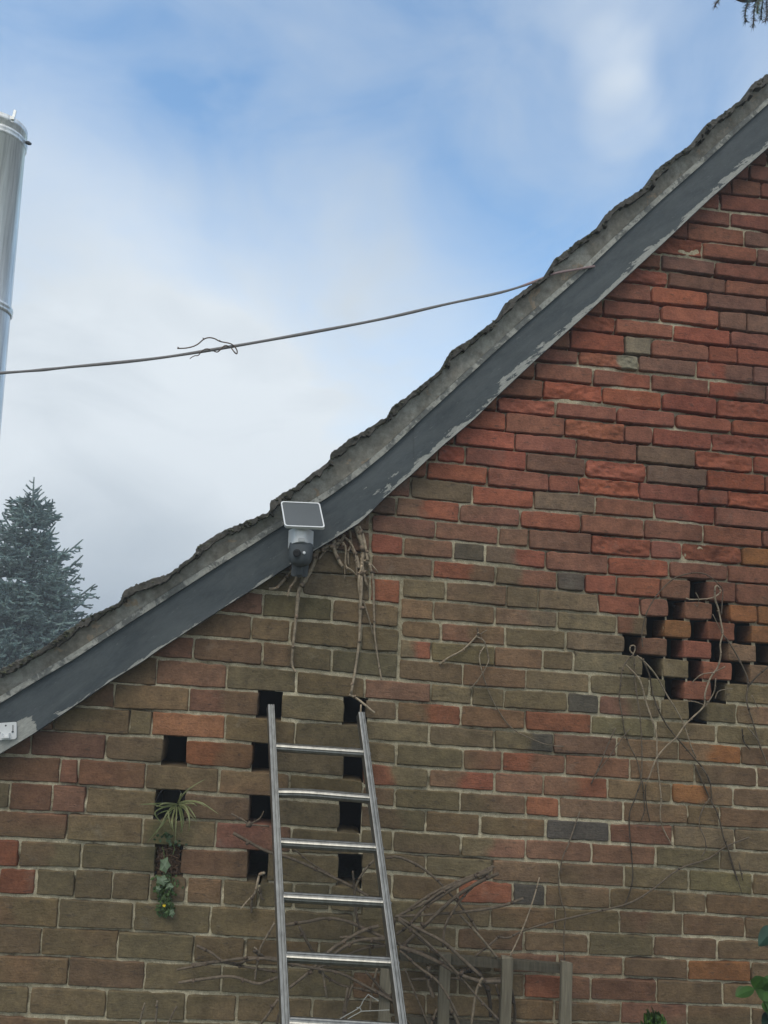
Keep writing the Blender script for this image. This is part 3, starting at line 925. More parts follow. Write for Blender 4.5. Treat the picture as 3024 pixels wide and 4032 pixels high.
# tiles sit above; the mortared verge runs between the moulding and the tiles
def vtop(x):
    # smooth line under the stepped tile ends
    return max(smooth_sky(x) + 4, skyline(x) + 9)
xs_s = np.arange(-1000, 4300, 20.0)
ys_s = np.array([skyline(x) for x in xs_s])
ker = np.ones(17) / 17
ys_p = np.pad(ys_s, 8, mode='reflect', reflect_type='odd')
ys_f = np.convolve(ys_p, ker, 'valid')
def smooth_sky(x): return float(np.interp(x, xs_s, ys_f))
XK = px('F', 512, 0)[0]                               # where the two boards meet
peel_lo = lambda x, t: .38 + .22 * max(0, 1 - t * 6) + .12 * max(0, (x - 1200) / 400) * (t < .5) + (.35 if x < 130 and t < .35 else 0)
def peel_hi(x, t):
    a = .72 - .7 * max(0, (t - .08) / .42)
    return min(.72, max(.36, a + (.06 if 1900 < x < 2150 else 0))) if t > .06 else .72
y_b = -.058
strip('barge_board', MAT['board'], lambda x: upp(x) + 2, low, y_b, -.030, -900, XK - 4, 30, house, peel_lo)
strip('barge_board', MAT['board'], lambda x: upp(x) + 2, lambda x: low(x) - 2, y_b - .003, -.030, XK + 3, 4000, 30, house, peel_hi)
strip('soffit_strip', MAT['dark'], lambda x: upp(x) + 20, lambda x: low(x) - 25, -.028, .004, -900, 4000, 60, house)
strip('verge_moulding', MAT['mould'], lambda x: upp(x) - 26, lambda x: upp(x) + 1, y_b - .012, -.03, -900, 4000, 30, house)
strip('verge_mortar', MAT['verge'], vtop, lambda x: upp(x) - 27, y_b - .006, -.02, -900, 4000, 20, house, None, y_b - .022, .010)

# roof: courses of tiles, each stepped up from the one below, running back over the house
tb = MB()
steps = []
# step positions read from the skyline
edges = [-700, -480, -250, -20, 225] + [p[0] for p in pts('Z 1180,0; X 423,0 583,0 713,0 840,0 965,0 1087,0; E 318,0 648,0 945,0 1250,0; X 1619,0')] + [3180, 3350, 3520, 3700, 3880, 4060]
edges = sorted(edges)
for ti, (a, b) in enumerate(zip(edges[:-1], edges[1:])):
    n = 44
    xsn = np.linspace(a, b + 14, n)
    yb_ = y_b - .040 - .006 * (ti % 2) - .003 * (ti % 3)
    top, bot = [], []
    for i, x in enumerate(xsn):
        t = i / (n - 1)
        xe = min(max(x, a + 2), b - 3)
        sy = skyline(xe)
        rag = float(fbm(np.array(x * .05), np.array(a * .3), 61, 3)) * 9
        rag += float(fbm(np.array(x * .16), np.array(a * .7), 67, 2)) * 9
        if -100 < x < 3100:
            yt = sy + rag * .7
        else:
            yt = smooth_sky(x) - 10 + 12 * t + rag
        top.append(at(x, yt, yb_)); bot.append(at(x, max(yt + 34 - 20 * t + 22 * float(fbm(np.array(x * .05), np.array(ti * 1.7), 65, 3)), vtop(x) + 6), yb_))
    vs, fs = [], []
    for j, dy in enumerate((0.0, .004, .05, 1.2, 4.3)):
        for i in range(n):
            t_, b_ = top[i], bot[i]
            off = 0 if j < 2 else float(fbm(np.array(t_.x * 8), np.array(dy * 8), 63, 2)) * .012
            dz = -.004 if j == 0 else 0
            vs.append((t_.x, yb_ + dy, t_.z + dz + off)); vs.append((b_.x, yb_ + dy, b_.z))
    w = 2 * n
    for j in range(4):
        for i in range(n - 1):
            p, q = j * w + 2 * i, (j + 1) * w + 2 * i
            fs.append((p, p + 2, q + 2, q)); fs.append((p + 1, q + 1, q + 3, p + 3))
    for i in range(n - 1):
        fs.append((2 * i, 2 * i + 1, 2 * i + 3, 2 * i + 2))
    fs.append((0, w, w + 1, 1)) ; fs.append((w, 4 * w, 4 * w + 1, w + 1))
    e = 2 * n - 2
    fs.append((e, e + 1, e + w + 1, e + w)); fs.append((e + w, e + w + 1, e + 4 * w + 1, e + 4 * w))
    k = random.uniform(.8, 1.2)
    tb.add(vs, fs, (k, k, k))
# moss lumps along the tile edges
for i in range(340):
    x = random.uniform(-100, 3100)
    base = at(x, skyline(x) + random.uniform(4, 22), y_b - .052 + random.uniform(0, .016))
    r = random.uniform(.003, .008)
    vs = []
    for a in range(6):
        th = a * math.pi / 3
        vs.append(base + Vector((math.cos(th) * r * random.uniform(.7, 1.3), math.sin(th) * r * random.uniform(.6, 1), random.uniform(-.3, .3) * r)))
    vs += [base + Vector((0, 0, r * random.uniform(.5, 1))), base - Vector((0, 0, r * .8))]
    fs = [(a, (a + 1) % 6, 6) for a in range(6)] + [((a + 1) % 6, a, 7) for a in range(6)]
    k = random.uniform(.6, 1.3)
    tb.add(vs, fs, (k, k * 1.05, k * .8))
tb.build('roof_tiles', MAT['tile'], house)

# round vent pipe let into the wall among the left openings
pc = at(*px('J', 1047, 890), 0)
pb = MB()
seg = 28
rx, rz = .049, .063
rings = []
for (sc, y) in ((1.0, .02), (1.0, -.005), (.96, -.006), (.94, .10)):
    rings.append([(pc.x + math.cos(2 * math.pi * i / seg) * rx * sc, y, pc.z + math.sin(2 * math.pi * i / seg) * rz * sc) for i in range(seg)])
vs = sum(rings, [])
fs = []
for j in range(3):
    for i in range(seg):
        i2 = (i + 1) % seg
        fs.append((j * seg + i, j * seg + i2, (j + 1) * seg + i2, (j + 1) * seg + i))
fs.append(tuple(3 * seg + i for i in range(seg)))
pb.add(vs, fs)
pb.build('vent_pipe', MAT['black'], house, smooth=False)

# ------------------------------------------------------------------ ladder
def build_ladder():
    LT, LB = px('G', 138, 898), px('I', 230, 1174)
    RTp, RB = px('G', 695, 945), px('I', 952, 1174)
    lt, rt = at(*LT, -.046), at(*RTp, -.050)
    kd = lambda p: (p - CPOS).dot(fw) * .765
    lb, rb = atd(*LB, kd(lt)), atd(*RB, kd(rt) - .01)
    def ext(a, b):                       # run the stile on down to the ground
        k = (a.z - .01) / (a.z - b.z)
        return a.lerp(b, k)
    lg, rg = ext(lt, lb), ext(rt, rb)
    root = thing('ladder', ((lg.x + rg.x) / 2, (lg.y + rg.y) / 2, 0), 'aluminium ladder leaning on the brick wall with its top over the openings', 'ladder')
    across = ((rb - lb).normalized() + (rt - lt).normalized()).normalized()
    def stile(a, b, sgn):
        ax = (a - b).normalized()
        out = across.cross(ax).normalized()
        if out.y > 0: out = -out
        sd = ax.cross(out).normalized()
        # slight twist shows the left flank of each stile
        ang = math.radians(13)
        o2 = out * math.cos(ang) + sd * math.sin(ang); s2 = -out * math.sin(ang) + sd * math.cos(ang)
        if s2.dot(across) < 0: s2 = -s2
        w, d, g_ = .0115, .030, .0016
        prof = [(-w, 0), (-w * .8, .0015), (-w * .45, .0015), (-w * .38, -g_), (-w * .22, -g_), (-w * .15, .0012), (w * .3, .0012), (w * .38, -g_), (w * .55, -g_), (w * .62, .0015), (w * .85, .0015), (w, 0),
                (w, -d), (w * .6, -d), (w * .6, -d * .75), (-w * .6, -d * .75), (-w * .6, -d), (-w, -d)]
        m = MB()
        k = len(prof)
        A = [a + s2 * p[0] + o2 * p[1] for p in prof]; B = [b + s2 * p[0] + o2 * p[1] for p in prof]
        m.add(A + B, [tuple(range(k)), tuple(range(k, 2 * k))[::-1]] + [(i, k + i, k + (i + 1) % k, (i + 1) % k) for i in range(k)])
        return m.build('stile', MAT['alu'], root, loc=b)
    sl, sr = stile(lt, lg, -1), stile(rt, rg, 1)
    # rungs evenly spaced along the stiles
    def proj(p):
        d = p - CPOS
        return 1512 + FPX * d.dot(RT) / d.dot(fw), 2016 - FPX * d.dot(UP) / d.dot(fw)
    def find(a, b, yv):
        lo, hi = 0.0, 1.0
        for _ in range(40):
            m = (lo + hi) / 2
            if proj(a.lerp(b, m))[1] < yv: lo = m
            else: hi = m
        return lo
    l0, l5 = find(lt, lg, 2939), find(lt, lg, 4030)
    r0_, r5 = find(rt, rg, 2964), find(rt, rg, 4058)
    n = 0
    while True:
        tl_ = l0 + (l5 - l0) * n / 5; tr_ = r0_ + (r5 - r0_) * n / 5
        if tl_ > .97 or tr_ > .97: break
        a, b = lt.lerp(lg, tl_), rt.lerp(rg, tr_)
        back = Vector((0, .016, -.004))
        a, b = a + back, b + back
        d = (b - a).normalized()
        a, b = a + d * .010, b - d * .010
        sag = Vector((0, 0, .0035)) if n == 1 else Vector((0, 0, 0))
        P = [a, a.lerp(b, .3) + sag, a.lerp(b, .7) + sag * .4, b]
        P = smooth_path(P, 5)
        m = MB()
        m.tube(P, .0148, 24, True, None, None, .030)
        m.build('rung', MAT['alu'], root, loc=(a + b) / 2)
        for e, s_ in ((a, -1), (b, 1)):
            pm = MB()
            p0 = e + d * s_ * .0215; p1 = e + d * s_ * .0245
            pm.tube([p0 - d * s_ * .006, p0, p1], [.0055, .0055, .003], 10)
            pm.build('rivet', MAT['alu'], sl if s_ < 0 else sr, loc=p0)
        n += 1
build_ladder()

# ------------------------------------------------------------------ solar security camera on the barge board
def rounded(w, h, r, n=5):
    P = []
    for cx, cy, a0 in ((w - r, h - r, 0), (-w + r, h - r, 90), (-w + r, -h + r, 180), (w - r, -h + r, 270)):
        for i in range(n + 1):
            a = math.radians(a0 + 90 * i / n)
            P.append((cx + r * math.cos(a), cy + r * math.sin(a)))
    return P

def build_camera():
    base = at(*px('Q', 770, 1000), y_b)
    root = thing('security_camera', base, 'white solar security camera with a tilted panel fixed to the dark barge board', 'camera')
    # panel plane: bottom edge nearer the viewer, top edge leaning back over the board
    yb_, yt_ = -.185, -.115
    a, b = at(*px('Q', 437, 303), yt_), at(*px('Q', 1072, 330), yt_ - .004)
    c, d = at(*px('Q', 1162, 733), yb_ - .004), at(*px('Q', 500, 708), yb_)
    cen = (a + b + c + d) / 4
    eu = ((b - a) + (c - d)).normalized()
    ev = ((a - d) + (b - c)); 
    nn = eu.cross(ev).normalized()
    hw, hh = ((b - a).length + (c - d).length) / 4, ((a - d).length + (b - c).length) / 4
    evn = ev.normalized()
    if nn.y > 0: nn = -nn
    rim = rounded(hw, hh, .010); inner = rounded(hw - .0042, hh - .0042, .008)
    k = len(rim)
    P = lambda p, h: cen + eu * p[0] + evn * p[1] + nn * h
    m = MB()
    vs = [P(p, .0) for p in rim] + [P(p, .0) for p in inner] + [P(p, -.004) for p in inner] + [P(p, -.012) for p in rim]
    fs = []
    for i in range(k):
        j = (i + 1) % k
        fs += [(i, j, k + j, k + i), (k + i, k + j, 2 * k + j, 2 * k + i), (i, 3 * k + i, 3 * k + j, j)]
    fs.append(tuple(3 * k + i for i in range(k)))
    m.add(vs, fs)
    fr = m.build('solar_panel', MAT['white'], root, loc=cen)
    m = MB()
    m.add([P(p, -.002) for p in inner], [tuple(range(k))])
    m.build('solar_cell', MAT['panel'], fr, loc=cen)
    # white housing: rounded-front shell with a scooped lower lip
    hm = MB()
    tl, tr = at(*px('Q', 552, 745), -.15), at(*px('Q', 970, 760), -.15)
    bl, br = at(*px('Q', 541, 1040), -.15), at(*px('Q', 962, 1030), -.15)
    n = 16
    rows = 7
    vs, fs = [], []
    for j in range(rows):
        t = j / (rows - 1)
        for i in range(n + 1):
            s = i / n
            p = tl.lerp(tr, s).lerp(bl.lerp(br, s), t)
            e = (2 * s - 1)
            bow = (1 - abs(e) ** 3.2)
            lip = .013 * bow if j == rows - 1 else (.008 * bow if j == rows - 2 else 0)
            vs.append((p.x, -.085 - .075 * bow, p.z + lip))
        for s in (1.0, 0.0):
            p = tl.lerp(tr, s).lerp(bl.lerp(br, s), t)
            vs.append((p.x, -.062, p.z))
    w = n + 3
    for j in range(rows - 1):
        for i in range(w):
            i2 = (i + 1) % w
            fs.append((j * w + i, (j + 1) * w + i, (j + 1) * w + i2, j * w + i2))
    fs.append(tuple(range(w))); fs.append(tuple((rows - 1) * w + i for i in range(w))[::-1])
    hm.add(vs, fs)
    body = hm.build('housing', MAT['white'], root, loc=(tl + br) / 2, smooth=False)
    mk = MB()
    mc = at(*px('Q', 778, 932), -.161)
    mk.prism(rounded(.0125, .006, .0055), Vector((1, 0, 0)), Vector((0, 0, 1)), .0, .0016, mc)
    mk.build('sensor_window', m_plain('sensor_grey', (.5, .51, .52), .4, 0, 20, .03, 0), body, loc=mc)
    # dark pan-tilt head under the housing
    hc = at(*px('Q', 762, 1150), -.115)
    hd = MB()
    prof = [(0, .040), (.030, .039), (.041, .033), (.043, .020), (.043, .004), (.042, -.016), (.038, -.032), (.028, -.042), (.014, -.047), (0, -.048)]
    sg = 24
    vs, fs = [], []
    for r, z in prof:
        for i in range(sg):
            th = 2 * math.pi * i / sg
            vs.append((hc.x + r * math.cos(th), hc.y + r * .95 * math.sin(th), hc.z + z))
    for j in range(len(prof) - 1):
        for i in range(sg):
            i2 = (i + 1) % sg
            fs.append((j * sg + i, (j + 1) * sg + i, (j + 1) * sg + i2, j * sg + i2))
    hd.add(vs, fs)
    head = hd.build('camera_head', MAT['grey'], root, loc=hc, smooth=True)
    for name, u, v, r, mt in (('lens', 700, 1150, .014, 'black'), ('spotlight', 820, 1146, .0052, 'white'), ('status_lamp', 705, 1213, .0058, 'panel')):
        p = at(*px('Q', u, v), -.1625 if name != 'status_lamp' else -.155)
        lm = MB()
        sgm = 16
        vs = [(p.x + r * math.cos(2 * math.pi * i / sgm), p.y + .012, p.z + r * math.sin(2 * math.pi * i / sgm)) for i in range(sgm)]
        vs += [(p.x + r * math.cos(2 * math.pi * i / sgm), p.y, p.z + r * math.sin(2 * math.pi * i / sgm)) for i in range(sgm)]
        vs += [(p.x + r * .7 * math.cos(2 * math.pi * i / sgm), p.y - .002, p.z + r * .7 * math.sin(2 * math.pi * i / sgm)) for i in range(sgm)]
        fs = []
        for j in range(2):
            for i in range(sgm):
                i2 = (i + 1) % sgm
                fs.append((j * sgm + i, j * sgm + i2, (j + 1) * sgm + i2, (j + 1) * sgm + i))
        fs.append(tuple(2 * sgm + i for i in range(sgm)))
        lm.add(vs, fs)
        lm.build(name, MAT[mt], head, loc=p)
    # arm and foot that carry it
    am = MB()
    top = cen - nn * .01
    am.tube([hc + Vector((0, .02, -.045)), hc + Vector((.0, .03, -.068)), hc + Vector((0, .05, -.072))], .012, 12)
    am.prism(rounded(.030, .030, .008), Vector((1, 0, 0)), Vector((0, 0, 1)), -.004, .004, Vector((hc.x, y_b - .006, hc.z - .05)))
    am.build('mount', MAT['grey'], root, loc=hc + Vector((0, .03, -.06)))
    st_ = MB()
    st_.tube([Vector((base.x - .02, -.09, tl.z - .004)), Vector((base.x - .01, -.12, tl.z + .016)), top], .008, 10)
    st_.build('panel_arm', MAT['white'], root, loc=top)
build_camera()

# ------------------------------------------------------------------ white bracket at the foot of the board
def build_bracket():
    Y = y_b - .003
    c = at(*px('R', 170, 950), Y)
    root = thing('wall_bracket', c, 'small white plastic mounting bracket screwed to the low end of the barge board', 'bracket')
    e1 = (at(*px('R', 440, 690), Y) - at(*px('R', 0, 722), Y)).normalized()
    e2 = Vector((0, -1, 0)).cross(e1); e2 = -e2 if e2.z < 0 else e2
    s = (at(*px('R', 490, 950), Y) - at(*px('R', 0, 950), Y)).length / 490
    hx, hz = 330, 250
    cc = at(*px('R', 160, 950), Y)
    def prism(poly, h0, h1, o, m):
        # extrude towards the viewer
        k = len(poly)
        A = [o + e1 * p[0] + e2 * p[1] + Vector((0, -h0, 0)) for p in poly]; B = [o + e1 * p[0] + e2 * p[1] + Vector((0, -h1, 0)) for p in poly]
        m.add(A + B, [tuple(range(k, 2 * k)), tuple(range(k))[::-1]] + [(i, (i + 1) % k, k + (i + 1) % k, k + i) for i in range(k)])
    m = MB(); prism(rounded(hx * s, hz * s, 60 * s), 0, .004, cc, m)
    plate = m.build('plate', MAT['white'], root, loc=cc)
    def spot(u, v): return at(*px('R', u, v), Y)
    m = MB(); o = spot(190, 1075)
    prism([(-125 * s, -65 * s), (125 * s, -65 * s), (125 * s, 75 * s), (95 * s, 75 * s), (85 * s, -20 * s), (-60 * s, -20 * s), (-75 * s, 75 * s), (-125 * s, 75 * s)], .004, .016, o, m)
    m.build('clip', MAT['white'], plate, loc=o)
    for u, v, w, h, r in ((182, 785, 24, 22, 20), (0, 1000, 22, 28, 20), (390, 860, 11, 95, 8), (385, 962, 30, 30, 28)):
        m = MB(); o = spot(u, v)
        prism(rounded(w * s, h * s, r * s), .0038, .0046 if u != 385 else .0062, o, m)
        m.build('screw' if u == 385 else 'screw_hole_disc', MAT['black'] if u != 385 else MAT['grey'], plate, loc=o)  # holes are black discs, with their inner shade as colour
build_bracket()

# ------------------------------------------------------------------ overhead cable and the twig caught on it
cpx = pts('X -60,812 0,806 80,800 150,793 330,775 480,752 640,724 820,690 960,658 1080,632 1145,612 1195,592 1240,583 1285,575')
cp = []
for x, y in cpx:
    t = (x + 110) / (2340 + 110)
    cp.append(at(x, y, -.40 + t * (.40 + y_b - .012)))
first = cp[0]
cp = [first + (cp[0] - cp[2]) * 6 + Vector((0, 0, .12)), first + (cp[0] - cp[2]) * 2 + Vector((0, 0, .015))] + cp
cpath = smooth_path(cp, 6)
nC = len(cpath)
mb = MB()
rad = [.0030 + .0028 * min(1, max(0, 1 - abs(i / nC - .55) * 1.1)) + .0006 * math.sin(i * .8) for i in range(nC)]
mb.tube(cpath, rad, 8, True, [(1.0 + (.35 if i / nC > .78 else 0), 1.0, 1.0) for i in range(nC) for _ in range(8)], .6)
co = mb.build('overhead_cable', MAT['cable'], loc=cp[-1], smooth=True)
tag(co, 'grey sagging cable strung across the sky to the barge board', 'cable')
tw = [px('P', *p) for p in ((270, 475), (360, 472), (440, 455), (500, 425), (560, 375), (620, 358), (680, 370), (740, 400), (840, 420), (890, 450), (922, 500), (915, 535), (880, 500), (850, 462), (790, 445), (740, 490), (700, 515), (640, 490), (590, 480), (545, 500), (500, 550), (465, 555), (430, 570), (408, 588))]
def cable_y(x):
    t = (x + 110) / (2340 + 110)
    return -.40 + t * (.40 + y_b - .012)
TP = []
for i, (x, y) in enumerate(tw):
    w = 0 if i < 13 else (.009 if i % 4 < 2 else -.009)
    TP.append(at(x, y, cable_y(x) - .006 + w))
P = smooth_path(TP, 4)
mb = MB()
mb.tube(P, [.0022 - .0010 * max(0, i / len(P) - .6) * 2 for i in range(len(P))], 7, col=(.9, .75, .75))
for j in (1, 4 * 4, 7 * 4, len(P) // 2):
    q = P[min(j, len(P) - 1)]
    mb.tube([q, q + Vector((-.004, 0, .005))], [.003, .0012], 6, col=(.7, .6, .6))
tag(mb.build('dead_twig', MAT['stem'], loc=TP[0], smooth=True), 'thin dry tendril curled round the overhead cable', 'twig')

# ------------------------------------------------------------------ steel flue on the left
def build_flue():
    Y = .75
    ct, cl = at(-2, 500, Y), at(-116, 1720, Y)
    r = (at(115, 800, Y) - at(0, 800, Y)).length * .93
    ax = (ct - cl).normalized()
    foot = ct - ax * (ct.z / ax.z)
    root = thing('chimney_flue', foot, 'tall polished steel flue pipe standing beyond the low end of the roof', 'flue')
    def ring_tube(name, prof, parent=root, mt='steel'):
        """prof: (radius, distance below the top)"""
        a = ax.orthogonal().normalized(); b = ax.cross(a)
        sg = 48
        vs, fs = [], []
        for rr, d in prof:
            for i in range(sg):
                th = 2 * math.pi * i / sg
                vs.append(ct - ax * d + a * rr * math.cos(th) + b * rr * math.sin(th))
        for j in range(len(prof) - 1):
            for i in range(sg):
                i2 = (i + 1) % sg
                fs.append((j * sg + i, j * sg + i2, (j + 1) * sg + i2, (j + 1) * sg + i))
        m = MB(); m.add(vs, fs)
        return m.build(name, MAT[mt], parent, loc=ct - ax * prof[0][1], smooth=True)
    s = (at(0, 500, Y) - at(0, 600, Y)).length / 100      # metres per photograph pixel here
    L_ = (ct - foot).length
    j1 = (1150 - 470) * s
    ring_tube('pipe', [(r * .80, .2), (r * .80, 0), (r * 1.0, 0), (r * 1.0, .03), (r * .97, .032), (r * .955, j1)])
    ring_tube('pipe', [(r * .955, j1 + .03), (r * .955, L_)])
    def band(d):
        ring_tube('locking_band', [(r * .97, d - .004), (r * 1.0, d), (r * 1.03, d + .006), (r * 1.03, d + .014), (r * .99, d + .02), (r * 1.02, d + .026), (r * 1.02, d + .034), (r * .97, d + .040)])
    band(.062); band(j1 + .0)
    # cap bracket standing over the rim
    q = at(*px('S', 84, 95), Y - r * .95)
    m = MB()
    m.prism([(-.007, -.03), (.007, -.03), (.010, .034), (-.002, .036)], Vector((1, 0, 0)), Vector((0, 0, 1)), -.002, .004, q)
    m.prism(rounded(.010, .008, .002), Vector((1, 0, 0)), Vector((0, 0, 1)), .004, .012, q - Vector((0, 0, .012)))
    m.build('cowl_bracket', MAT['steel'], root, loc=q)
    q = at(*px('S', 178, 258), Y)
    m = MB()
    m.tube([q - Vector((.012, 0, -.002)), q, q + Vector((.012, 0, -.004))], [.008, .010, .006], 10)
    m.build('clamp_bolt', MAT['grey'], root, loc=q)
build_flue()

# ------------------------------------------------------------------ dead vines
def stem_path(spec, Y0, Y1=None, wob=.01, seed_=0):
    P = pts(spec) if isinstance(spec, str) else spec
    n = len(P)
    r = random.Random(seed_)
    res = []
    for i, (x, y) in enumerate(P):
        t = i / max(1, n - 1)
        Y = Y0 + ((Y1 if Y1 is not None else Y0) - Y0) * t + r.uniform(-wob, wob)
        res.append(at(x, y, Y))
    return smooth_path(res, 5)

def vine(label, stems, ybase, root_px, cat='vine', fat=1.0, pale=1.0):
    rp = at(*root_px, ybase)
    root = thing('dead_vine', rp, label, cat, 'dead creeper stems on the brick wall')
    for i, s in enumerate(stems):
        spec, r1, r2 = s[0], s[1], s[2]
        tint = s[3] if len(s) > 3 else 1.0
        y0 = s[4] if len(s) > 4 else ybase
        y1 = s[5] if len(s) > 5 else None
        P = stem_path(spec, y0, y1, .008, hash(spec) % 1000 if False else i * 7 + len(spec))
        n = len(P)
        sc = .00078 * fat
        tint *= pale
        rr = random.Random(i + len(spec))
        R = [max(.0011, (r1 + (r2 - r1) * k / (n - 1)) * sc * rr.uniform(.9, 1.12)) for k in range(n)]
        m = MB()
        tint = tint ** 1.35 if tint > 1 else tint ** 1.7
        tc = (tint, tint * .98, tint * .92) if tint >= 1 else (tint, tint * .95, tint * .9)
        m.tube(P, R, 6, True, tc)
        for k in range(3, n - 2, rr.randint(6, 9)):           # buds at the nodes
            d = Vector((rr.uniform(-1, 1), rr.uniform(-1, .1), rr.uniform(-1, 1))).normalized()
            m.tube([P[k], P[k] + d * (R[k] * 2.3)], [R[k] * 1.45, R[k] * .6], 6, True, (tc[0] * .75, tc[1] * .7, tc[2] * .7))
        m.build('stem', MAT['stem'], root, loc=P[0], smooth=True)
    return root

vine('woody dead creeper stems hanging from under the barge board below the camera', [
 ('M 575,440 560,520 500,640 460,710 445,850 435,940 420,1080 415,1190 440,1240', 9, 3.5, 1.25), ('M 415,570 350,650 310,690 265,695', 6, 5, 1.2), ('M 455,540 440,630 400,690 385,745', 5, 3, 1.3),
 ('M 570,460 640,420 720,395 755,340', 7, 6, 1.1), ('M 690,380 690,440 720,510 745,550', 9, 6, 1.4), ('M 790,310 800,400 780,460 785,540', 5, 3, 1.2),
 ('M 745,390 765,430 765,540 800,570 830,600 860,620', 4, 3, 1.3), ('M 810,430 840,500 850,560', 8, 5, 1.3), ('M 830,290 860,370 880,440 870,540 865,700 860,850 855,1010 835,1180 800,1380', 10, 4, 1.35),
 ('M 850,285 880,360 900,450 908,510', 7, 5, 1.5), ('M 870,520 895,640 910,680', 5, 4, 1.2), ('M 920,530 945,640 950,830 955,1000 980,1180 1000,1290', 5, 3, 1.2),
 ('M 880,770 920,900 945,1000', 3, 2.2, 1.0), ('M 860,500 925,530 975,585', 4, 2.4, 1.4), ('M 760,540 757,640', 2.4, 2, 1.1), ('M 870,540 850,640 855,735', 5, 4, 1.7),
 ('M 745,360 700,430 640,440 590,500', 6, 3, 1.2), ('M 760,360 800,400 830,480 840,620', 5, 3, 1.3), ('M 790,1385 850,1420 955,1505', 4.5, 3.5, 1.5), ('M 865,1450 860,1580', 3, 3, 1.5),
], -.024, px('M', 850, 290), 'vine', 1.3, 1.2)
vine('forked pale dry stem clinging to the brickwork between the ladder and the honeycomb vent', [
 ('G 1175,650 1230,610 1320,560 1400,480 1415,455', 5, 3.5, 1.5), ('G 1400,480 1450,510 1475,600 1470,650 1410,750 1360,805', 3.4, 2.6, 1.3), ('G 1448,545 1420,600 1435,690', 3, 3, 1.6),
 ('G 1435,690 1490,850 1580,1000 1650,1065; B 150,460 280,515 400,532', 2.6, 2.2, 1.0), ('G 1400,480 1440,455 1470,438', 3, 2, 1.2), ('G 1412,462 1405,420', 2.4, 2, 1.0),
], -.018, px('G', 1400, 480))
vine('tall looping creeper stems growing out of the honeycomb brick vent', [
 ('N 665,900 660,790 690,650 750,530 830,430 920,355 1030,320 1130,315 1210,350 1270,410 1300,450 1295,560 1290,640', 3, 2.6, .75, -.03, -.05),
 ('N 1010,515 1060,525 1200,515 1270,480 1285,450', 3.2, 3, 1.7), ('N 1285,460 1262,420 1240,430 1240,520 1265,600 1285,700 1300,790 1280,880 1285,960 1260,1060 1200,1150 1160,1270 1150,1370 1060,1460 1000,1520 930,1620 850,1690 780,1775 740,1870 700,1980', 4.6, 3, 1.5, -.05, -.03),
 ('N 1300,800 1360,880 1430,1000 1490,1130 1500,1200 1490,1330 1540,1500 1600,1700 1659,1840', 3.6, 4, .8), ('N 595,960 540,1010 500,1100 490,1200 480,1300 500,1430 520,1560 560,1680 620,1800 655,1960', 3.6, 2.8, .85, -.03, -.02),
 ('N 600,980 600,1100 615,1250 640,1420 655,1600 660,1800 655,1960', 3.2, 2.8, .95), ('N 620,970 700,1040 780,1140 850,1270 920,1380 980,1490 1020,1600 1060,1720 1090,1780', 4.4, 3, 1.4, -.045, -.02),
 ('N 530,1040 600,1110 650,1180 690,1330 740,1480 775,1600 780,1780 800,1980', 4, 3.4, 1.6, -.03, -.03), ('N 680,1030 720,1130 740,1250 790,1400 870,1540 970,1660 1090,1800 1150,1870 1200,1980', 4, 3.5, .7),
 ('N 590,955 565,930 570,895 600,890 605,920 592,955', 3, 3, 1.6), ('N 1060,1180 1130,1120 1230,1100 1320,1055', 2.8, 2.4, 1.3), ('N 1085,470 1110,520 1100,575 1075,560', 2.4, 2, 1.1),
 ('N 450,1545 380,1700 320,1850 255,1990', 3, 3, .8), ('N 560,1550 470,1670 380,1800 300,1900', 2.4, 2.2, .85), ('N 1245,1150 1230,1260 1170,1360 1150,1380', 3, 2.6, 1.2),
 ('N 1000,1330 1080,1335 1150,1360', 2.4, 2.2, 1.3), ('N 1220,640 1260,720 1300,800', 2.4, 2.2, 1.1), ('N 1240,1310 1270,1250 1380,1230', 2.6, 2, 1.1), ('B 880,740 840,850 805,950 808,1080; A 820,150 825,280 800,380 770,450', 3.2, 3, .62),
 ('B 885,745 895,860 897,930 875,990', 3, 2.6, .65), ('B 905,760 905,850 930,990', 3, 2.4, .7), ('B 975,600 990,750 1000,850 995,950 1010,1030 1070,1145', 3.4, 2.6, 1.5),
 ('B 1250,660 1300,740 1310,850', 3.4, 3.2, .8), ('B 1205,640 1300,850 1350,950 1385,1090; A 1410,90 1440,200 1470,290', 4, 3.2, .7), ('B 1300,850 1255,920 1235,1010 1270,1100; A 1275,90 1250,140', 3, 2.2, .9),
 ('B 1500,420 1510,500 1550,552', 3.6, 3, .6), ('B 1659,40 1590,100 1530,170', 4, 3.6, .6), ('B 1560,215 1600,300', 2.6, 2.2, 1.2), ('B 1530,410 1600,500 1659,660', 3, 2.6, 1.1),
 ('B 500,930 455,1060; A 425,75 390,160 370,300 385,420 410,490 400,640 405,780', 3, 2.6, .95), ('A 1480,180 1505,290', 3.4, 2.4, .7), ('A 1415,95 1500,375', 2.2, 1.8, .8),
], -.022, px('N', 595, 960))
vine('long thin brown runner stretched up the brickwork right of the trellis', [
 ('I 1395,755 1490,680 1540,640; A 60,642 150,600 330,545 590,485 800,430 940,350 1110,220 1290,155 1400,80 1540,25', 4.6, 3.6, .8, -.05, -.02), ('A 250,270 215,400 150,580 65,765', 3, 3.2, 1.4, -.02, -.07),
], -.03, px('I', 1395, 755))
tri = lambda s, a, b, t=1.0, y=-.07, y2=None: (s, a, b, t, y, y2 if y2 is not None else y)
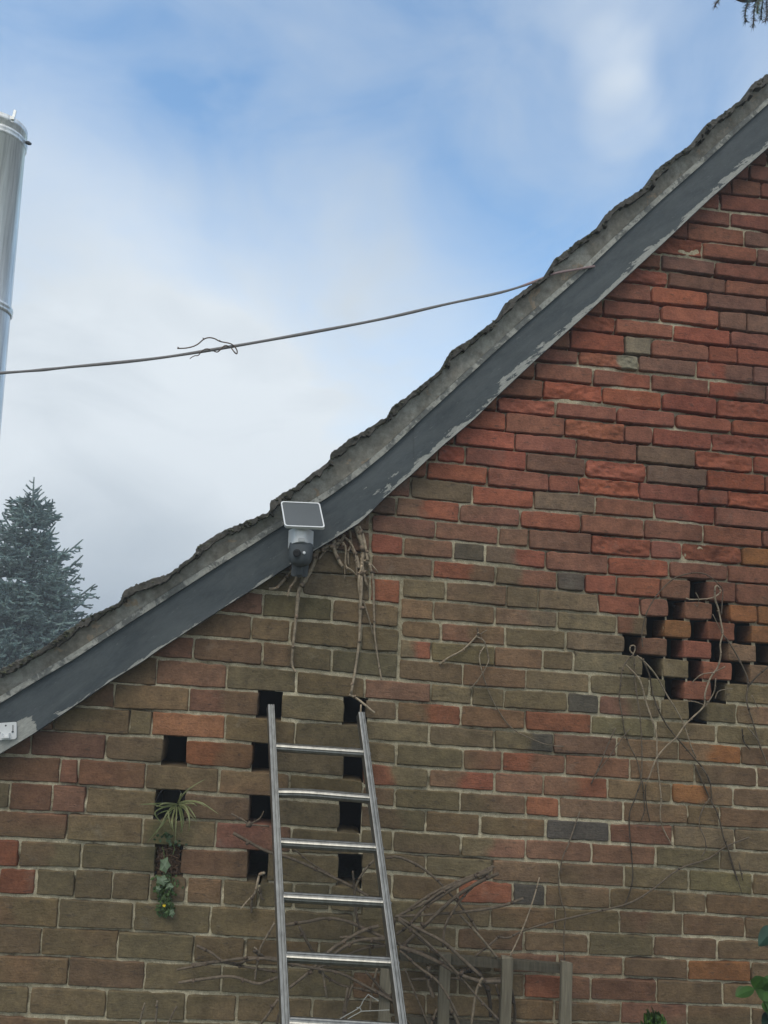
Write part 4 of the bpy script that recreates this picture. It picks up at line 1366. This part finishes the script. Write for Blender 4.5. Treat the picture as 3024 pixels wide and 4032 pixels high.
vine('tangled bundle of cut brown creeper stems heaped over the trellis top', [
 tri('J 1437,1065; I 60,85 130,115 250,150 380,205 500,260 640,330 740,390', 6.5, 6, .85, -.06), tri('I 845,150 920,145 1040,195 1130,260 1210,340 1300,440 1360,520 1410,600', 5.5, 4.5, .85, -.05),
 tri('I 1510,200 1430,240 1280,300 1150,360 1050,420 960,490', 6.5, 6, .85, -.10, -.07), tri('I 1500,212 1350,285 1200,350 1080,430 900,515', 6.5, 6, .8, -.09), tri('I 1480,235 1330,300 1100,440 990,560 910,620', 7.5, 7, .8, -.11, -.08),
 tri('I 1540,245 1400,310 1250,410 1080,570 950,690', 7.5, 8, .75, -.12, -.09), tri('I 1500,220 1420,290 1330,380 1270,460 1210,570 1195,700', 5.5, 5, .85, -.10), tri('I 1690,400 1560,445 1350,480 1100,500 900,510', 6.5, 6, .85, -.06, -.09),
 tri('I 220,565 350,545 480,522 600,540 720,590 850,650 950,690', 6.5, 7, .85), tri('I 310,570 350,650 400,740', 6, 6, .75), tri('I 800,570 700,600 560,680 480,740 400,830 250,950', 7, 6.5, .95, -.08),
 tri('I 840,650 700,655 600,690 480,780', 8, 6, .85, -.09), tri('I 840,690 700,710 540,780 420,830', 7, 5, .8), tri('I 0,775 100,770 250,800 400,830 560,860 700,930 900,1040', 6.5, 5, .85, -.08),
 tri('I 920,520 1050,590 1200,670 1300,760 1430,880', 6.5, 7, .85, -.11), tri('I 920,530 1060,640 1180,750 1300,880 1420,1020 1540,1150', 6, 5, .8, -.13), tri('I 930,700 1050,740 1200,810 1300,870 1430,910 1550,910', 9, 8, .8, -.12),
 tri('I 930,720 1040,820 1150,900 1230,1010 1290,1130', 5.5, 5, .9, -.12), tri('I 450,830 480,1010', 5, 4, 1.3), tri('I 790,830 760,960 745,1100', 5, 4, 1.1), tri('I 1440,890 1480,1000 1490,1130', 10, 7, .5, -.06),
 tri('I 1440,890 1400,980 1370,1190', 6, 5.5, 1.1, -.13), tri('I 430,850 560,930 700,960 880,1000', 5, 5, .8), tri('I 160,550 100,650 60,740 40,900', 5, 3.5, 1.2, -.04), tri('I 640,230 650,340 660,470 680,590', 5, 4, .7),
 tri('I 770,165 720,220 680,280 650,370 660,500 680,580', 5, 5, 1.0), tri('I 1110,820 1105,920 1140,1010', 9, 8, .95, -.06), tri('I 1300,500 1420,630 1530,765', 5, 5, 1.15, -.06), tri('I 960,830 1030,1000 1110,1190', 4, 3.5, .95),
 tri('I 1230,1070 1270,1130 1300,1200', 8, 7, 1.1), tri('I 1160,1080 1120,1190', 6, 6, .9), tri('I 610,950 570,1190', 6, 5, .9), tri('I 1520,930 1550,1040 1530,1190', 6, 6, .7, -.05), tri('I 180,1020 120,1110 60,1190', 6, 5, .95),
 tri('I 250,1040 190,1100 170,1190', 5, 5, .8), tri('I 720,850 800,940 900,1060', 5, 4, .7), tri('I 740,690 750,760', 5, 4, .7), tri('I 950,690 990,720 1080,735', 11, 7, .65, -.1), tri('I 900,520 870,640 840,700', 8, 8, .7, -.05),
 tri('I 1300,850 1400,840 1440,900', 11, 9, .45, -.05), tri('I 280,95 380,180 500,250', 3, 3, .8, -.03), tri('I 820,860 850,960 900,1060', 6, 5, .7, -.05), tri('I 560,640 700,640 840,690', 5, 5, .9),
 tri('I 700,930 860,1010 930,1100 1010,1190', 4.5, 4, .8), tri('I 1000,900 1200,890 1400,900 1560,890', 6, 5, .75, -.05),
 tri('I 640,930 600,1060 590,1190', 5, 4, .9), tri('I 1040,640 1180,760 1250,830', 4, 4, .8), tri('I 1620,960 1640,1090 1630,1200', 6, 6, .6, -.05),
], -.07, px('I', 940, 690))
vine('low brown stems reaching left across the bricks from the trellis tangle', [
 tri('K 1100,920 1270,895 1430,882 1580,925 1659,905; I 180,885', 6, 6, .95, -.05), tri('K 1090,840 1270,805 1480,770 1659,765; I 180,778', 5, 7, .85, -.05), tri('K 1210,690 1310,740 1370,785 1480,815 1659,845; I 200,852', 5.5, 5, .85, -.04),
 tri('K 1180,808 1350,790 1460,802 1540,770', 6, 6, .8, -.04), tri('K 1565,700 1600,740 1580,830 1570,905', 4, 4, 1.1, -.05), tri('K 1560,720 1600,745 1640,770', 7, 6, .6, -.05),
], -.045, px('K', 1640, 770))
vine('short broken twig poking from the hole left of the ladder', [
 tri('J 1425,945 1500,985 1540,1010 1659,1022', 4, 4, .95, -.05, -.03), tri('J 1540,1008 1600,975 1625,930', 4, 2.4, .9, -.04), tri('J 1528,1000 1548,1022', 11, 9, .9, -.05),
], -.04, px('J', 1540, 1010))
vine('bent pale dead leaf stalk hanging from the lowest opening left of the ladder', [
 tri('K 1630,242 1600,255 1585,310 1568,370 1520,420 1485,465', 6, 3, 1.7, -.03), tri('K 1568,370 1548,430 1550,490', 6, 4, .8, -.03), tri('K 1600,330 1610,390 1630,410', 6, 3, .75, -.02),
], -.03, px('K', 1630, 242))
vine('three short dry shoots rising at the bottom left of the brick wall', [
 tri('K 892,1042 875,1110 855,1200', 3.6, 5, 1.2, -.06), tri('K 970,1030 965,1100 955,1200', 4.4, 5, 1.1, -.06), tri('K 1090,1065 1060,1120 1025,1200', 3.4, 4, .9, -.06),
], -.06, px('K', 955, 1200))

# thin white wire caught behind the ladder
mb = MB()
for s in ('I 735,992 705,1030 680,1072 600,1120 520,1166', 'I 680,1072 690,1095 640,1125 588,1156', 'I 690,1095 770,1092 866,1087', 'I 735,992 800,1032', 'I 664,1072 690,1076'):
    P = stem_path(s, -.16, None, .002, 3)
    mb.tube(P, .0013, 6)
tag(mb.build('tie_wire', MAT['wire'], loc=at(*px('I', 685, 1085), -.16)), 'thin pale forked wire stretched behind the lower ladder rungs', 'wire')

# ------------------------------------------------------------------ trellis
def build_trellis():
    Y = -.075
    base = at(*px('I', 1400, 1174), Y)
    root = thing('trellis', (base.x, Y, 0), 'weathered grey wooden trellis standing against the foot of the wall', 'trellis')
    r = random.Random(5)
    def bar(a, b, w, d, name, Yc):
        ax = (b - a).normalized()
        s = Vector((0, 1, 0)).cross(ax).normalized()
        n = 14
        vs, fs = [], []
        prof = [(-1, -1), (-.3, -1.04), (.35, -.98), (1, -1), (1, 1), (-1, 1)]
        for i in range(n):
            p = a.lerp(b, i / (n - 1))
            for q in prof:
                jx = 1 + float(fbm(np.array(i * .9), np.array(q[0] * 3 + a.x * 9), 12, 2)) * .16
                e = r.uniform(-.004, .004) if i == 0 else 0
                vs.append(p + s * (q[0] * w * jx) + Vector((0, q[1] * d, 0)) + ax * e)
        k = len(prof)
        for i in range(n - 1):
            for j in range(k):
                j2 = (j + 1) % k
                fs.append((i * k + j, i * k + j2, (i + 1) * k + j2, (i + 1) * k + j))
        fs.append(tuple(range(k))[::-1]); fs.append(tuple((n - 1) * k + j for j in range(k)))
        m = MB(); t = r.uniform(.85, 1.15) * (.5 if name == 'rail' else 1)
        m.add(vs, fs, (t, t, t))
        return m.build(name, MAT['wood'], root, loc=b)
    for u, v, u2, yy in ((1209, 732, 1197, Y), (1593, 762, 1577, Y), (1957, 792, 1948, Y), (842, 830, 830, Y + .02)):
        a = at(*px('I', u, v), yy); b0 = at(*px('I', u2, 1174), yy)
        b = a.lerp(b0, a.z / (a.z - b0.z))
        bar(a, b, .0185, .010, 'post', yy)
    for (u1, v1), (u2, v2), w in (((930, 752), (1925, 826), .014), ((940, 1160), (1990, 1235), .019)):
        a, b = at(*px('I', u1, v1), Y + .026), at(*px('I', u2, v2), Y + .026)
        bar(a, b, w, .009, 'rail', Y)
build_trellis()

# ------------------------------------------------------------------ small plants
def blade(m, P, w, col, curl=.3):
    """flat strap leaf along a path"""
    n = len(P)
    vs, fs, cs = [], [], []
    for i, p in enumerate(P):
        t = (P[min(i + 1, n - 1)] - P[max(i - 1, 0)]).normalized()
        view = (CPOS - p).normalized()
        s = t.cross(Vector((0.3, -1, 0.35)).normalized()).normalized()
        k = i / (n - 1)
        ww = w * (1 - k) ** .6 * min(1, .5 + k * 4)
        vs += [p - s * ww, p + Vector((0, -ww * curl, 0)) , p + s * ww]
        e = .75 if True else 1
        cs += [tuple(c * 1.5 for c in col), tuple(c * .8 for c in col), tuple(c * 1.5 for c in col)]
    for i in range(n - 1):
        a = 3 * i
        fs += [(a, a + 1, a + 4, a + 3), (a + 1, a + 2, a + 5, a + 4)]
    m.add(vs, fs, cs)

gm = MB()
G1, G2 = (.23, .245, .115), (.14, .17, .07)
blades = ['1090,885 1000,882 930,885 860,888', '1095,880 1130,825 1190,775 1265,732', '1100,885 1170,868 1240,878 1300,915 1350,950', '1090,890 1010,905 955,940 985,990 1010,1010',
 '1100,890 1150,925 1185,965 1215,1000', '1110,890 1150,930 1168,990 1160,1060', '1100,900 1115,970 1122,1070', '1090,900 1085,1000 1078,1135', '1085,900 1035,935 1000,1000 960,1070', '1060,925 1010,1000 955,1065 900,1130',
 '1095,880 1160,866 1225,878 1270,905', '1100,885 1140,900 1165,950 1170,1020', '1090,890 1045,900 985,900 940,885', '1080,890 1040,930 1045,990 1060,1040', '1100,880 1110,840 1118,815',
 '1095,885 1050,920 1000,935 960,960', '1105,890 1160,905 1200,960 1210,985', '1080,905 1060,990 1070,1060', '1110,895 1130,990 1110,1070', '1095,890 1020,880 960,905', '1115,890 1180,880 1215,900']
for i, b in enumerate(blades):
    P = pts('J ' + b)
    rr = random.Random(i)
    out = rr.uniform(.04, .13)
    W3 = [at(x, y, -.012 - out * math.sin(min(1, k / (len(P) - 1) * 1.25) * math.pi * .62)) for k, (x, y) in enumerate(P)]
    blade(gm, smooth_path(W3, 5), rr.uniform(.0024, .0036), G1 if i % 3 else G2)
gp = at(*px('J', 1095, 890), -.012)
tag(gm.build('grass_tuft', MAT['leaf'], loc=gp), 'tuft of arching striped grass blades growing from the round vent pipe', 'plant')

def leaf_shape(m, c, d, s, L_, Wd, col, fold=.25):
    """pointed leaf: base c, direction d, side s"""
    nrm = d.cross(s).normalized()
    prof = [(q / 9, math.sin(math.pi * (q / 9) ** .8) ** .8 if 0 < q < 9 else 0) for q in range(10)]
    vs, fs, cs = [], [], []
    for t, w in prof:
        mid = c + d * (L_ * t) - nrm * (fold * Wd * .0) + Vector((0, 0, -.12 * L_ * t * t))
        vs += [mid - s * (Wd * w) + nrm * (fold * Wd * w), mid, mid + s * (Wd * w) + nrm * (fold * Wd * w)]
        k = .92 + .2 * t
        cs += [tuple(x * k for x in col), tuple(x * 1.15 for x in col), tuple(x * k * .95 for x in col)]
    for i in range(len(prof) - 1):
        a = 3 * i
        fs += [(a, a + 1, a + 4, a + 3), (a + 1, a + 2, a + 5, a + 4)]
    m.add(vs, fs, cs)

# dry nest litter in the opening under the pipe, and the weed that hangs from it
db = MB()
rr = random.Random(3)
for i in range(260):
    x, y = rr.gauss(1040, 36), rr.uniform(70, 245)
    p = at(*px('K', x, y), rr.uniform(-.006, .05))
    d = Vector((rr.uniform(-1, 1), rr.uniform(-.6, .3), rr.uniform(-.7, .5))).normalized() * rr.uniform(.008, .022)
    t = rr.uniform(.6, 1.7)
    db.tube([p - d, p + Vector((0, -.003, .003)), p + d], [.0009, .0014, .0006], 4, True, (t, t * .95, t * .85))
vs, fs = [], []
nn_ = 9
for j in range(nn_):
    for i in range(nn_):
        x, y = 970 + 138 * i / (nn_ - 1), 82 + 168 * j / (nn_ - 1)
        p = at(*px('K', x, y), .012 + rr.uniform(-.006, .006))
        vs.append(p)
for j in range(nn_ - 1):
    for i in range(nn_ - 1):
        a = j * nn_ + i
        fs.append((a, a + 1, a + nn_ + 1, a + nn_))
db.add(vs, fs, (.8, .75, .7))
tag(db.build('nest_litter', MAT['debris'], loc=at(*px('K', 1040, 245), .0)), 'brown dry nest litter packed in the opening below the grass tuft', 'nest')

wp = at(*px('K', 1020, 250), -.005)
weed = thing('weed', wp, 'trailing green weed with pale lobed leaves and a yellow flower hanging below the nest litter', 'plant')
m = MB()
for s in ('K 1020,235 1010,320 1015,400 1020,470', 'K 1035,240 1045,320 1030,400 1062,490', 'K 1010,240 985,310 975,380', 'K 1045,245 1065,300 1060,350', 'K 1000,80 1010,120 1015,180', 'K 1060,60 1075,90 1065,130'):
    m.tube(stem_path(s, -.008, -.03, .004, 9), [.0013] * len(stem_path(s, -.008, -.03, .004, 9)), 5, True, (.09, .13, .04))
m.build('stem', MAT['leaf'], weed, loc=wp)
m = MB()
for i in range(210):
    x, y = rr.gauss(1020, 28), rr.uniform(255, 500)
    x = 1020 + (x - 1020) * (1.25 if y < 380 else .9)
    p = at(*px('K', x, y), rr.uniform(-.035, -.004))
    a = rr.uniform(0, 2 * math.pi)
    d = Vector((math.cos(a), rr.uniform(-.7, -.1), math.sin(a) * .8 - .35)).normalized()
    s = d.cross(Vector((rr.uniform(-.3, .3), -1, .4))).normalized()
    k = rr.uniform(.6, 1.3)
    leaf_shape(m, p, d, s, rr.uniform(.007, .016), rr.uniform(.003, .006), (.055 * k, .10 * k, .028 * k))
for i in range(26):
    x, y = rr.gauss(1050, 45), rr.uniform(0, 75)
    p = at(*px('K', x, y), rr.uniform(-.03, -.004))
    a = rr.uniform(0, 6.28)
    d = Vector((math.cos(a), -.4, math.sin(a) - .3)).normalized()
    s = d.cross(Vector((0, -1, .4))).normalized()
    leaf_shape(m, p, d, s, .012, .005, (.05, .085, .04))
m.build('foliage', MAT['leaf'], weed, loc=wp)
for (u, v, w, h) in ((1015, 195, 30, 40), (1000, 288, 36, 26), (1060, 490, 16, 22), (975, 340, 16, 16), (1045, 325, 22, 18)):
    m = MB()
    c = at(*px('K', u, v), -.036)
    nlob = 5
    k = 15
    rim = []
    for i in range(k):
        th = 2 * math.pi * i / k
        f_ = 1 + .22 * math.cos(nlob * th)
        rim.append(c + Vector((math.cos(th) * w * .00058 * f_, rr.uniform(-.003, .003) - .004 * math.cos(th), math.sin(th) * h * .00058 * f_)))
    m.add([c + Vector((0, -.004, 0))] + rim, [(0, 1 + i, 1 + (i + 1) % k) for i in range(k)], [(.24, .30, .21)] + [(.17, .24, .14)] * k)
    m.build('leaf', MAT['leaf'], weed, loc=c)
m = MB()
c = at(*px('K', 1012, 441), -.04)
for i in range(9):
    th = 2 * math.pi * i / 9
    d = Vector((math.cos(th), -.3, math.sin(th) * .55)).normalized()
    leaf_shape(m, c, d, d.cross(Vector((0, -1, .2))).normalized(), .006, .0018, (.75, .55, .02), 0)
m.build('flower', MAT['leaf'], weed, loc=c)

def shrub(name, label, base_px, Y, leaves, stems, cat='plant'):
    b = at(*base_px, Y)
    b = Vector((b.x, b.y, 0))
    root = thing(name, b, label, cat)
    m = MB()
    for s, r1 in stems:
        P = smooth_path([at(x, y, Y) for x, y in pts(s)], 5)
        last = P[-1]
        P += [last.lerp(b, k / 4) for k in range(1, 5)]
        m.tube(P, [r1 * (.6 + .6 * i / len(P)) for i in range(len(P))], 6, True, (.55, .7, .4))
    m.build('stem', MAT['stem'], root, loc=b)
    m = MB()
    for (t, u, v, du, dv, w, col) in leaves:
        c = at(*px(t, u, v), Y + random.uniform(-.03, .03))
        e = at(*px(t, u + du, v + dv), Y - random.uniform(.0, .05))
        d = (e - c); L_ = d.length * (.85 if t == 'U' else 1); d.normalize()
        s = d.cross(Vector((random.uniform(-.4, .4), -1, .5)).normalized()).normalized()
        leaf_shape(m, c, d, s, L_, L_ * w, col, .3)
    m.build('foliage', MAT['leaf'], root, loc=at(*base_px, Y))
LG, DG = (.042, .105, .016), (.013, .034, .020)
leaves = [('U', 800, 1640, -360, 90, .20, LG), ('U', 800, 1640, 330, -200, .42, LG), ('U', 640, 1610, -190, 150, .28, (.05, .10, .02)), ('U', 830, 1660, 330, 110, .45, LG), ('U', 790, 1640, 140, -230, .40, LG),
          ('U', 800, 1650, 420, -60, .45, LG), ('U', 980, 1820, 60, 260, .5, LG), ('U', 980, 1830, 300, 160, .5, LG), ('U', 1130, 2150, -260, 40, .4, DG), ('U', 1150, 2100, -200, -110, .5, DG), ('U', 1120, 2200, -150, 90, .5, DG),
          ('U', 1150, 640, -350, 290, .30, (.025, .065, .045)), ('U', 1060, 1840, -60, 220, .45, (.06, .15, .02)), ('U', 1130, 1500, -280, 60, .4, LG), ('U', 1200, 1750, -220, 200, .5, LG)]
shrub('leafy_shrub', 'bright green broad leaved shrub entering at the right edge near the bottom', px('U', 1130, 2300), -.45, leaves,
      [('U 800,1640 900,1740 985,1830 1080,1950 1130,2150 1150,2350', .0022), ('U 1150,640 1200,900 1220,1300 1180,1700 1150,2300', .0030)])
rr = random.Random(21)
lv = []
for i in range(70):
    u = 965 + rr.gauss(0, 34); v = 1120 + abs(rr.gauss(0, 30)) + abs(u - 965) * .35
    a = rr.uniform(-math.pi, 0) if rr.random() < .75 else rr.uniform(0, math.pi)
    L_ = rr.uniform(16, 32)
    k = rr.uniform(.6, 1.35)
    lv.append(('A', u, v, math.cos(a) * L_, math.sin(a) * L_, rr.uniform(.28, .4), (.075 * k, .15 * k, .025 * k)))
shrub('small_bush', 'top of a small green leafy bush at the bottom edge below the brickwork', px('A', 965, 1190), -.30, lv, [('A 965,1140 968,1200', .0018), ('A 940,1150 955,1200', .0015), ('A 1000,1150 985,1205', .0015)])

# ------------------------------------------------------------------ spruces
def needles(m, P, r, dens, L_, col, rr, wid=.09, core=0.0):
    """needle-clad shoot along path P, with a solid heart where the needles are too fine to resolve"""
    n = len(P)
    if core:
        c = tuple(x * .8 for x in col)
        m.tube(P, [core] * (n - 1) + [core * .6], 5, True, c)
    for i in range(n - 1):
        a, b = P[i], P[i + 1]
        seg = (b - a).length
        k = max(1, int(seg * dens))
        t = (b - a).normalized() if seg > 1e-6 else Vector((0, 0, 1))
        o = t.orthogonal().normalized(); o2 = t.cross(o)
        for j in range(k):
            p = a.lerp(b, rr.random())
            th = rr.uniform(0, 6.283)
            d = (t * rr.uniform(.45, 1.0) + (o * math.cos(th) + o2 * math.sin(th))).normalized()
            s = d.cross(Vector((rr.uniform(-1, 1), rr.uniform(-1, 1), rr.uniform(-1, 1)))).normalized()
            ln = L_ * rr.uniform(.75, 1.15)
            w = ln * wid
            c = tuple(x * rr.uniform(.75, 1.3) for x in col)
            m.v += [tuple(p - s * w), tuple(p + s * w), tuple(p + d * ln)]
            m.c += [c] * 3
            q = len(m.v)
            m.f.append((q - 3, q - 2, q - 1))

def build_spruce():
    rr = random.Random(12)
    tip = at(133, 1888, 11.0)
    low_ = at(95, 2900, 11.0)
    k = (tip.z) / (tip.z - low_.z)
    foot = tip.lerp(low_, k)
    root = thing('spruce_tree', (foot.x, foot.y, 0), 'blue green spruce with a pointed spiky top behind the low end of the roof', 'tree')
    H = tip.z
    ax = (tip - Vector((foot.x, foot.y, 0)))
    an = ax.normalized()
    m = MB()
    P = [Vector((foot.x, foot.y, 0)) + ax * t for t in (0, .3, .6, .85, 1)]
    m.tube(P, [.14, .10, .05, .018, .006], 10)
    m.build('trunk', MAT['bark'], root, loc=(foot.x, foot.y, 0))
    cm, wood = MB(), MB()
    col = (.20, .275, .255)
    def shoot(a, d, L_, kk, cr=.013):
        b = a + d * L_
        mid = a.lerp(b, .5) + Vector((0, 0, -.06 * L_))
        needles(cm, [a, mid, b + Vector((0, 0, .10 * L_))], 0, 150, .030, tuple(c * kk for c in col), rr, .16, cr)
        return [a, mid, b]
    # leader with its first short side shoots
    shoot(tip - an * .42, an, .42, 1, .014)
    for dz in (.06, .20, .24, .30, .34, .38, .44, .47, .52):
        for q in range(3 if dz > .1 else 1):
            a = rr.uniform(0, 6.28)
            d = Vector((math.cos(a), math.sin(a), rr.uniform(.35, .8))).normalized()
            shoot(tip - an * dz, d, .07 + dz * .42 * rr.uniform(.6, 1.2), rr.uniform(.8, 1.2), .012)
    z = .50
    while z < min(H - .2, 4.4):
        R = .22 + .60 * (z - .4) if z < 1.9 else 1.12 + (z - 1.9) * .42
        nb = 8 if z < 2.6 else 9
        a0 = rr.uniform(0, 6.28)
        for b in range(nb):
            a = a0 + 2 * math.pi * b / nb + rr.uniform(-.3, .3)
            L_ = R * rr.choice((.55, .75, .9, 1.0, 1.18)) * rr.uniform(.9, 1.08)
            d = Vector((math.cos(a), math.sin(a), 0))
            base = tip - an * (z + rr.uniform(-.06, .06))
            up = .42 if z < 1.0 else (.22 if z < 1.7 else .05)
            sag = .05 if z < .9 else .26
            br = [base + d * (L_ * t) + Vector((0, 0, L_ * (up * t - sag * math.sin(t * 3.0) + .14 * t * t))) for t in (0, .25, .5, .75, 1)]
            br = smooth_path(br, 3)
            wood.tube(br, [.010 * (1 - t / len(br)) + .003 for t in range(len(br))], 5, False)
            kb = rr.uniform(.7, 1.35)
            needles(cm, br[len(br) // 4:], 0, 120, .032, tuple(c * kb for c in col), rr, .16, .015)
            ns = int(4 + L_ * 11)
            for sidx in range(ns):
                t = .10 + .88 * sidx / max(1, ns)
                q = br[min(len(br) - 1, int(t * (len(br) - 1)))]
                for sg in (-1, 1):
                    if rr.random() < .10: continue
                    side = Vector((-d.y, d.x, 0)) * sg
                    sl = (L_ * .40 * (1 - t) ** .6 + .06) * rr.uniform(.6, 1.25)
                    dd = (d * rr.uniform(.5, 1.0) + side * rr.uniform(.5, 1.0) + Vector((0, 0, rr.uniform(-.35, .35)))).normalized()
                    kk = kb * rr.uniform(.7, 1.4)
                    pth = shoot(q, dd, sl, kk)
                    for e in range(int(sl / .075)):
                        tt = rr.uniform(.2, .95)
                        q2 = pth[0].lerp(pth[-1], tt)
                        d2 = (dd + Vector((rr.uniform(-1, 1), rr.uniform(-1, 1), rr.uniform(-.6, .3)))).normalized()
                        shoot(q2, d2, rr.uniform(.05, .12), kk * rr.uniform(.9, 1.3))
        z += rr.uniform(.13, .19)
    wood.build('branch', MAT['bark'], root, loc=(foot.x, foot.y, H - 1))
    cm.build('crown', MAT['needle'], root, loc=(foot.x, foot.y, H - 1))
build_spruce()

def build_near_spruce():
    """tall spruce standing right of the viewer; only the tips of one bough hang into the picture"""
    rr = random.Random(4)
    Y = -.55
    foot = Vector((2.9, Y - .5, 0))
    root = thing('spruce_tree', foot, 'drooping spruce bough tips hanging into the top right corner of the sky', 'tree')
    m = MB()
    m.tube([foot, foot + Vector((0, 0, 2.5)), foot + Vector((.03, 0, 4.6)), foot + Vector((.05, 0, 6.0))], [.16, .14, .11, .05], 12)
    m.build('trunk', MAT['bark'], root, loc=foot)
    cm, wm = MB(), MB()
    col = (.20, .25, .245)
    start = foot + Vector((0, 0, 4.2))
    hang = [at(*px('T', *p), Y) for p in ((1560, -60),)][0]
    bough = smooth_path([start, start.lerp(hang, .35) + Vector((0, 0, .18)), start.lerp(hang, .7) + Vector((0, 0, .14)), hang, at(*px('T', 900, -140), Y)], 6)
    wm.tube(bough, [.022 * (1 - i / len(bough)) + .003 for i in range(len(bough))], 7)
    needles(cm, bough[8:], .03, 900, .020, col, rr, .05)
    def tassel(P, dens=1500):
        Q = smooth_path([at(*px('T', *p), Y + q) for p, q in P], 4)
        wm.tube(Q, [.0022] * len(Q), 5, False)
        needles(cm, Q, .03, dens, .0195, tuple(c * rr.uniform(.85, 1.25) for c in col), rr, .06)
    tassel([((1330, -60), 0), ((1260, 40), -.01), ((1210, 200), -.02), ((1195, 320), -.02), ((1210, 440), -.02)])
    tassel([((1440, -60), 0), ((1400, 100), .02), ((1380, 260), .02), ((1370, 420), .02), ((1355, 545), .02)])
    tassel([((1560, -60), 0), ((1545, 80), .03), ((1525, 230), .03), ((1520, 400), .03)])
    tassel([((1640, -60), 0), ((1640, 100), .0), ((1635, 280), .0), ((1610, 430), .0)])
    tassel([((1720, -60), 0), ((1720, 100), .02), ((1690, 280), .02), ((1670, 420), .02)])
    tassel([((1500, -60), 0), ((1470, 40), -.04), ((1450, 150), -.05), ((1440, 270), -.05)])
    tassel([((780, -120), 0), ((700, -40), 0), ((630, 40), 0), ((585, 125), 0)])
    # further boughs of the same tree outside the picture
    for b in range(16):
        a = rr.uniform(0, 6.28); zz = rr.uniform(3.6, 5.8)
        if math.cos(a) < -.1 and zz < 6: a += math.pi
        L_ = (8.2 - zz) * .35 + .4
        d = Vector((math.cos(a), math.sin(a), 0))
        s0 = foot + Vector((.03, 0, zz))
        br = smooth_path([s0, s0 + d * L_ * .5 + Vector((0, 0, .05)), s0 + d * L_ + Vector((0, 0, -.15))], 5)
        wm.tube(br, [.018 * (1 - i / len(br)) + .003 for i in range(len(br))], 5, False)
        for q in br[3:]:
            for sg in (-1, 1):
                e = q + (d * .4 + Vector((-d.y, d.x, 0)) * sg).normalized() * .3 + Vector((0, 0, -.08))
                needles(cm, [q, e], .03, 260, .024, col, rr)
    wm.build('branch', MAT['bark'], root, loc=start)
    cm.build('foliage', MAT['needle'], root, loc=start)
build_near_spruce()

# ------------------------------------------------------------------ thin haze added to fade the tree and lift darks like lens veil
def build_haze(density):
    m = bpy.data.materials.new('thin_veil_haze')
    m.use_nodes = True
    t = m.node_tree
    t.nodes.clear()
    v = N(t, 'ShaderNodeVolumePrincipled', Density=density)
    v.inputs['Color'].default_value = (.93, .96, 1.0, 1)
    out = N(t, 'ShaderNodeOutputMaterial')
    t.links.new(v.outputs[0], out.inputs['Volume'])
    x, y, z0, z1 = 155, 155, -1.0, 6.8
    vs = [(-x, -y, z0), (x, -y, z0), (x, y, z0), (-x, y, z0), (-x, -y, z1), (x, -y, z1), (x, y, z1), (-x, y, z1)]
    fs = [(3, 2, 1, 0), (4, 5, 6, 7), (0, 1, 5, 4), (1, 2, 6, 5), (2, 3, 7, 6), (3, 0, 4, 7)]
    o = mesh_obj('haze', vs, fs, m)
    tag(o, None, None, None, 'stuff')
build_haze(.009)
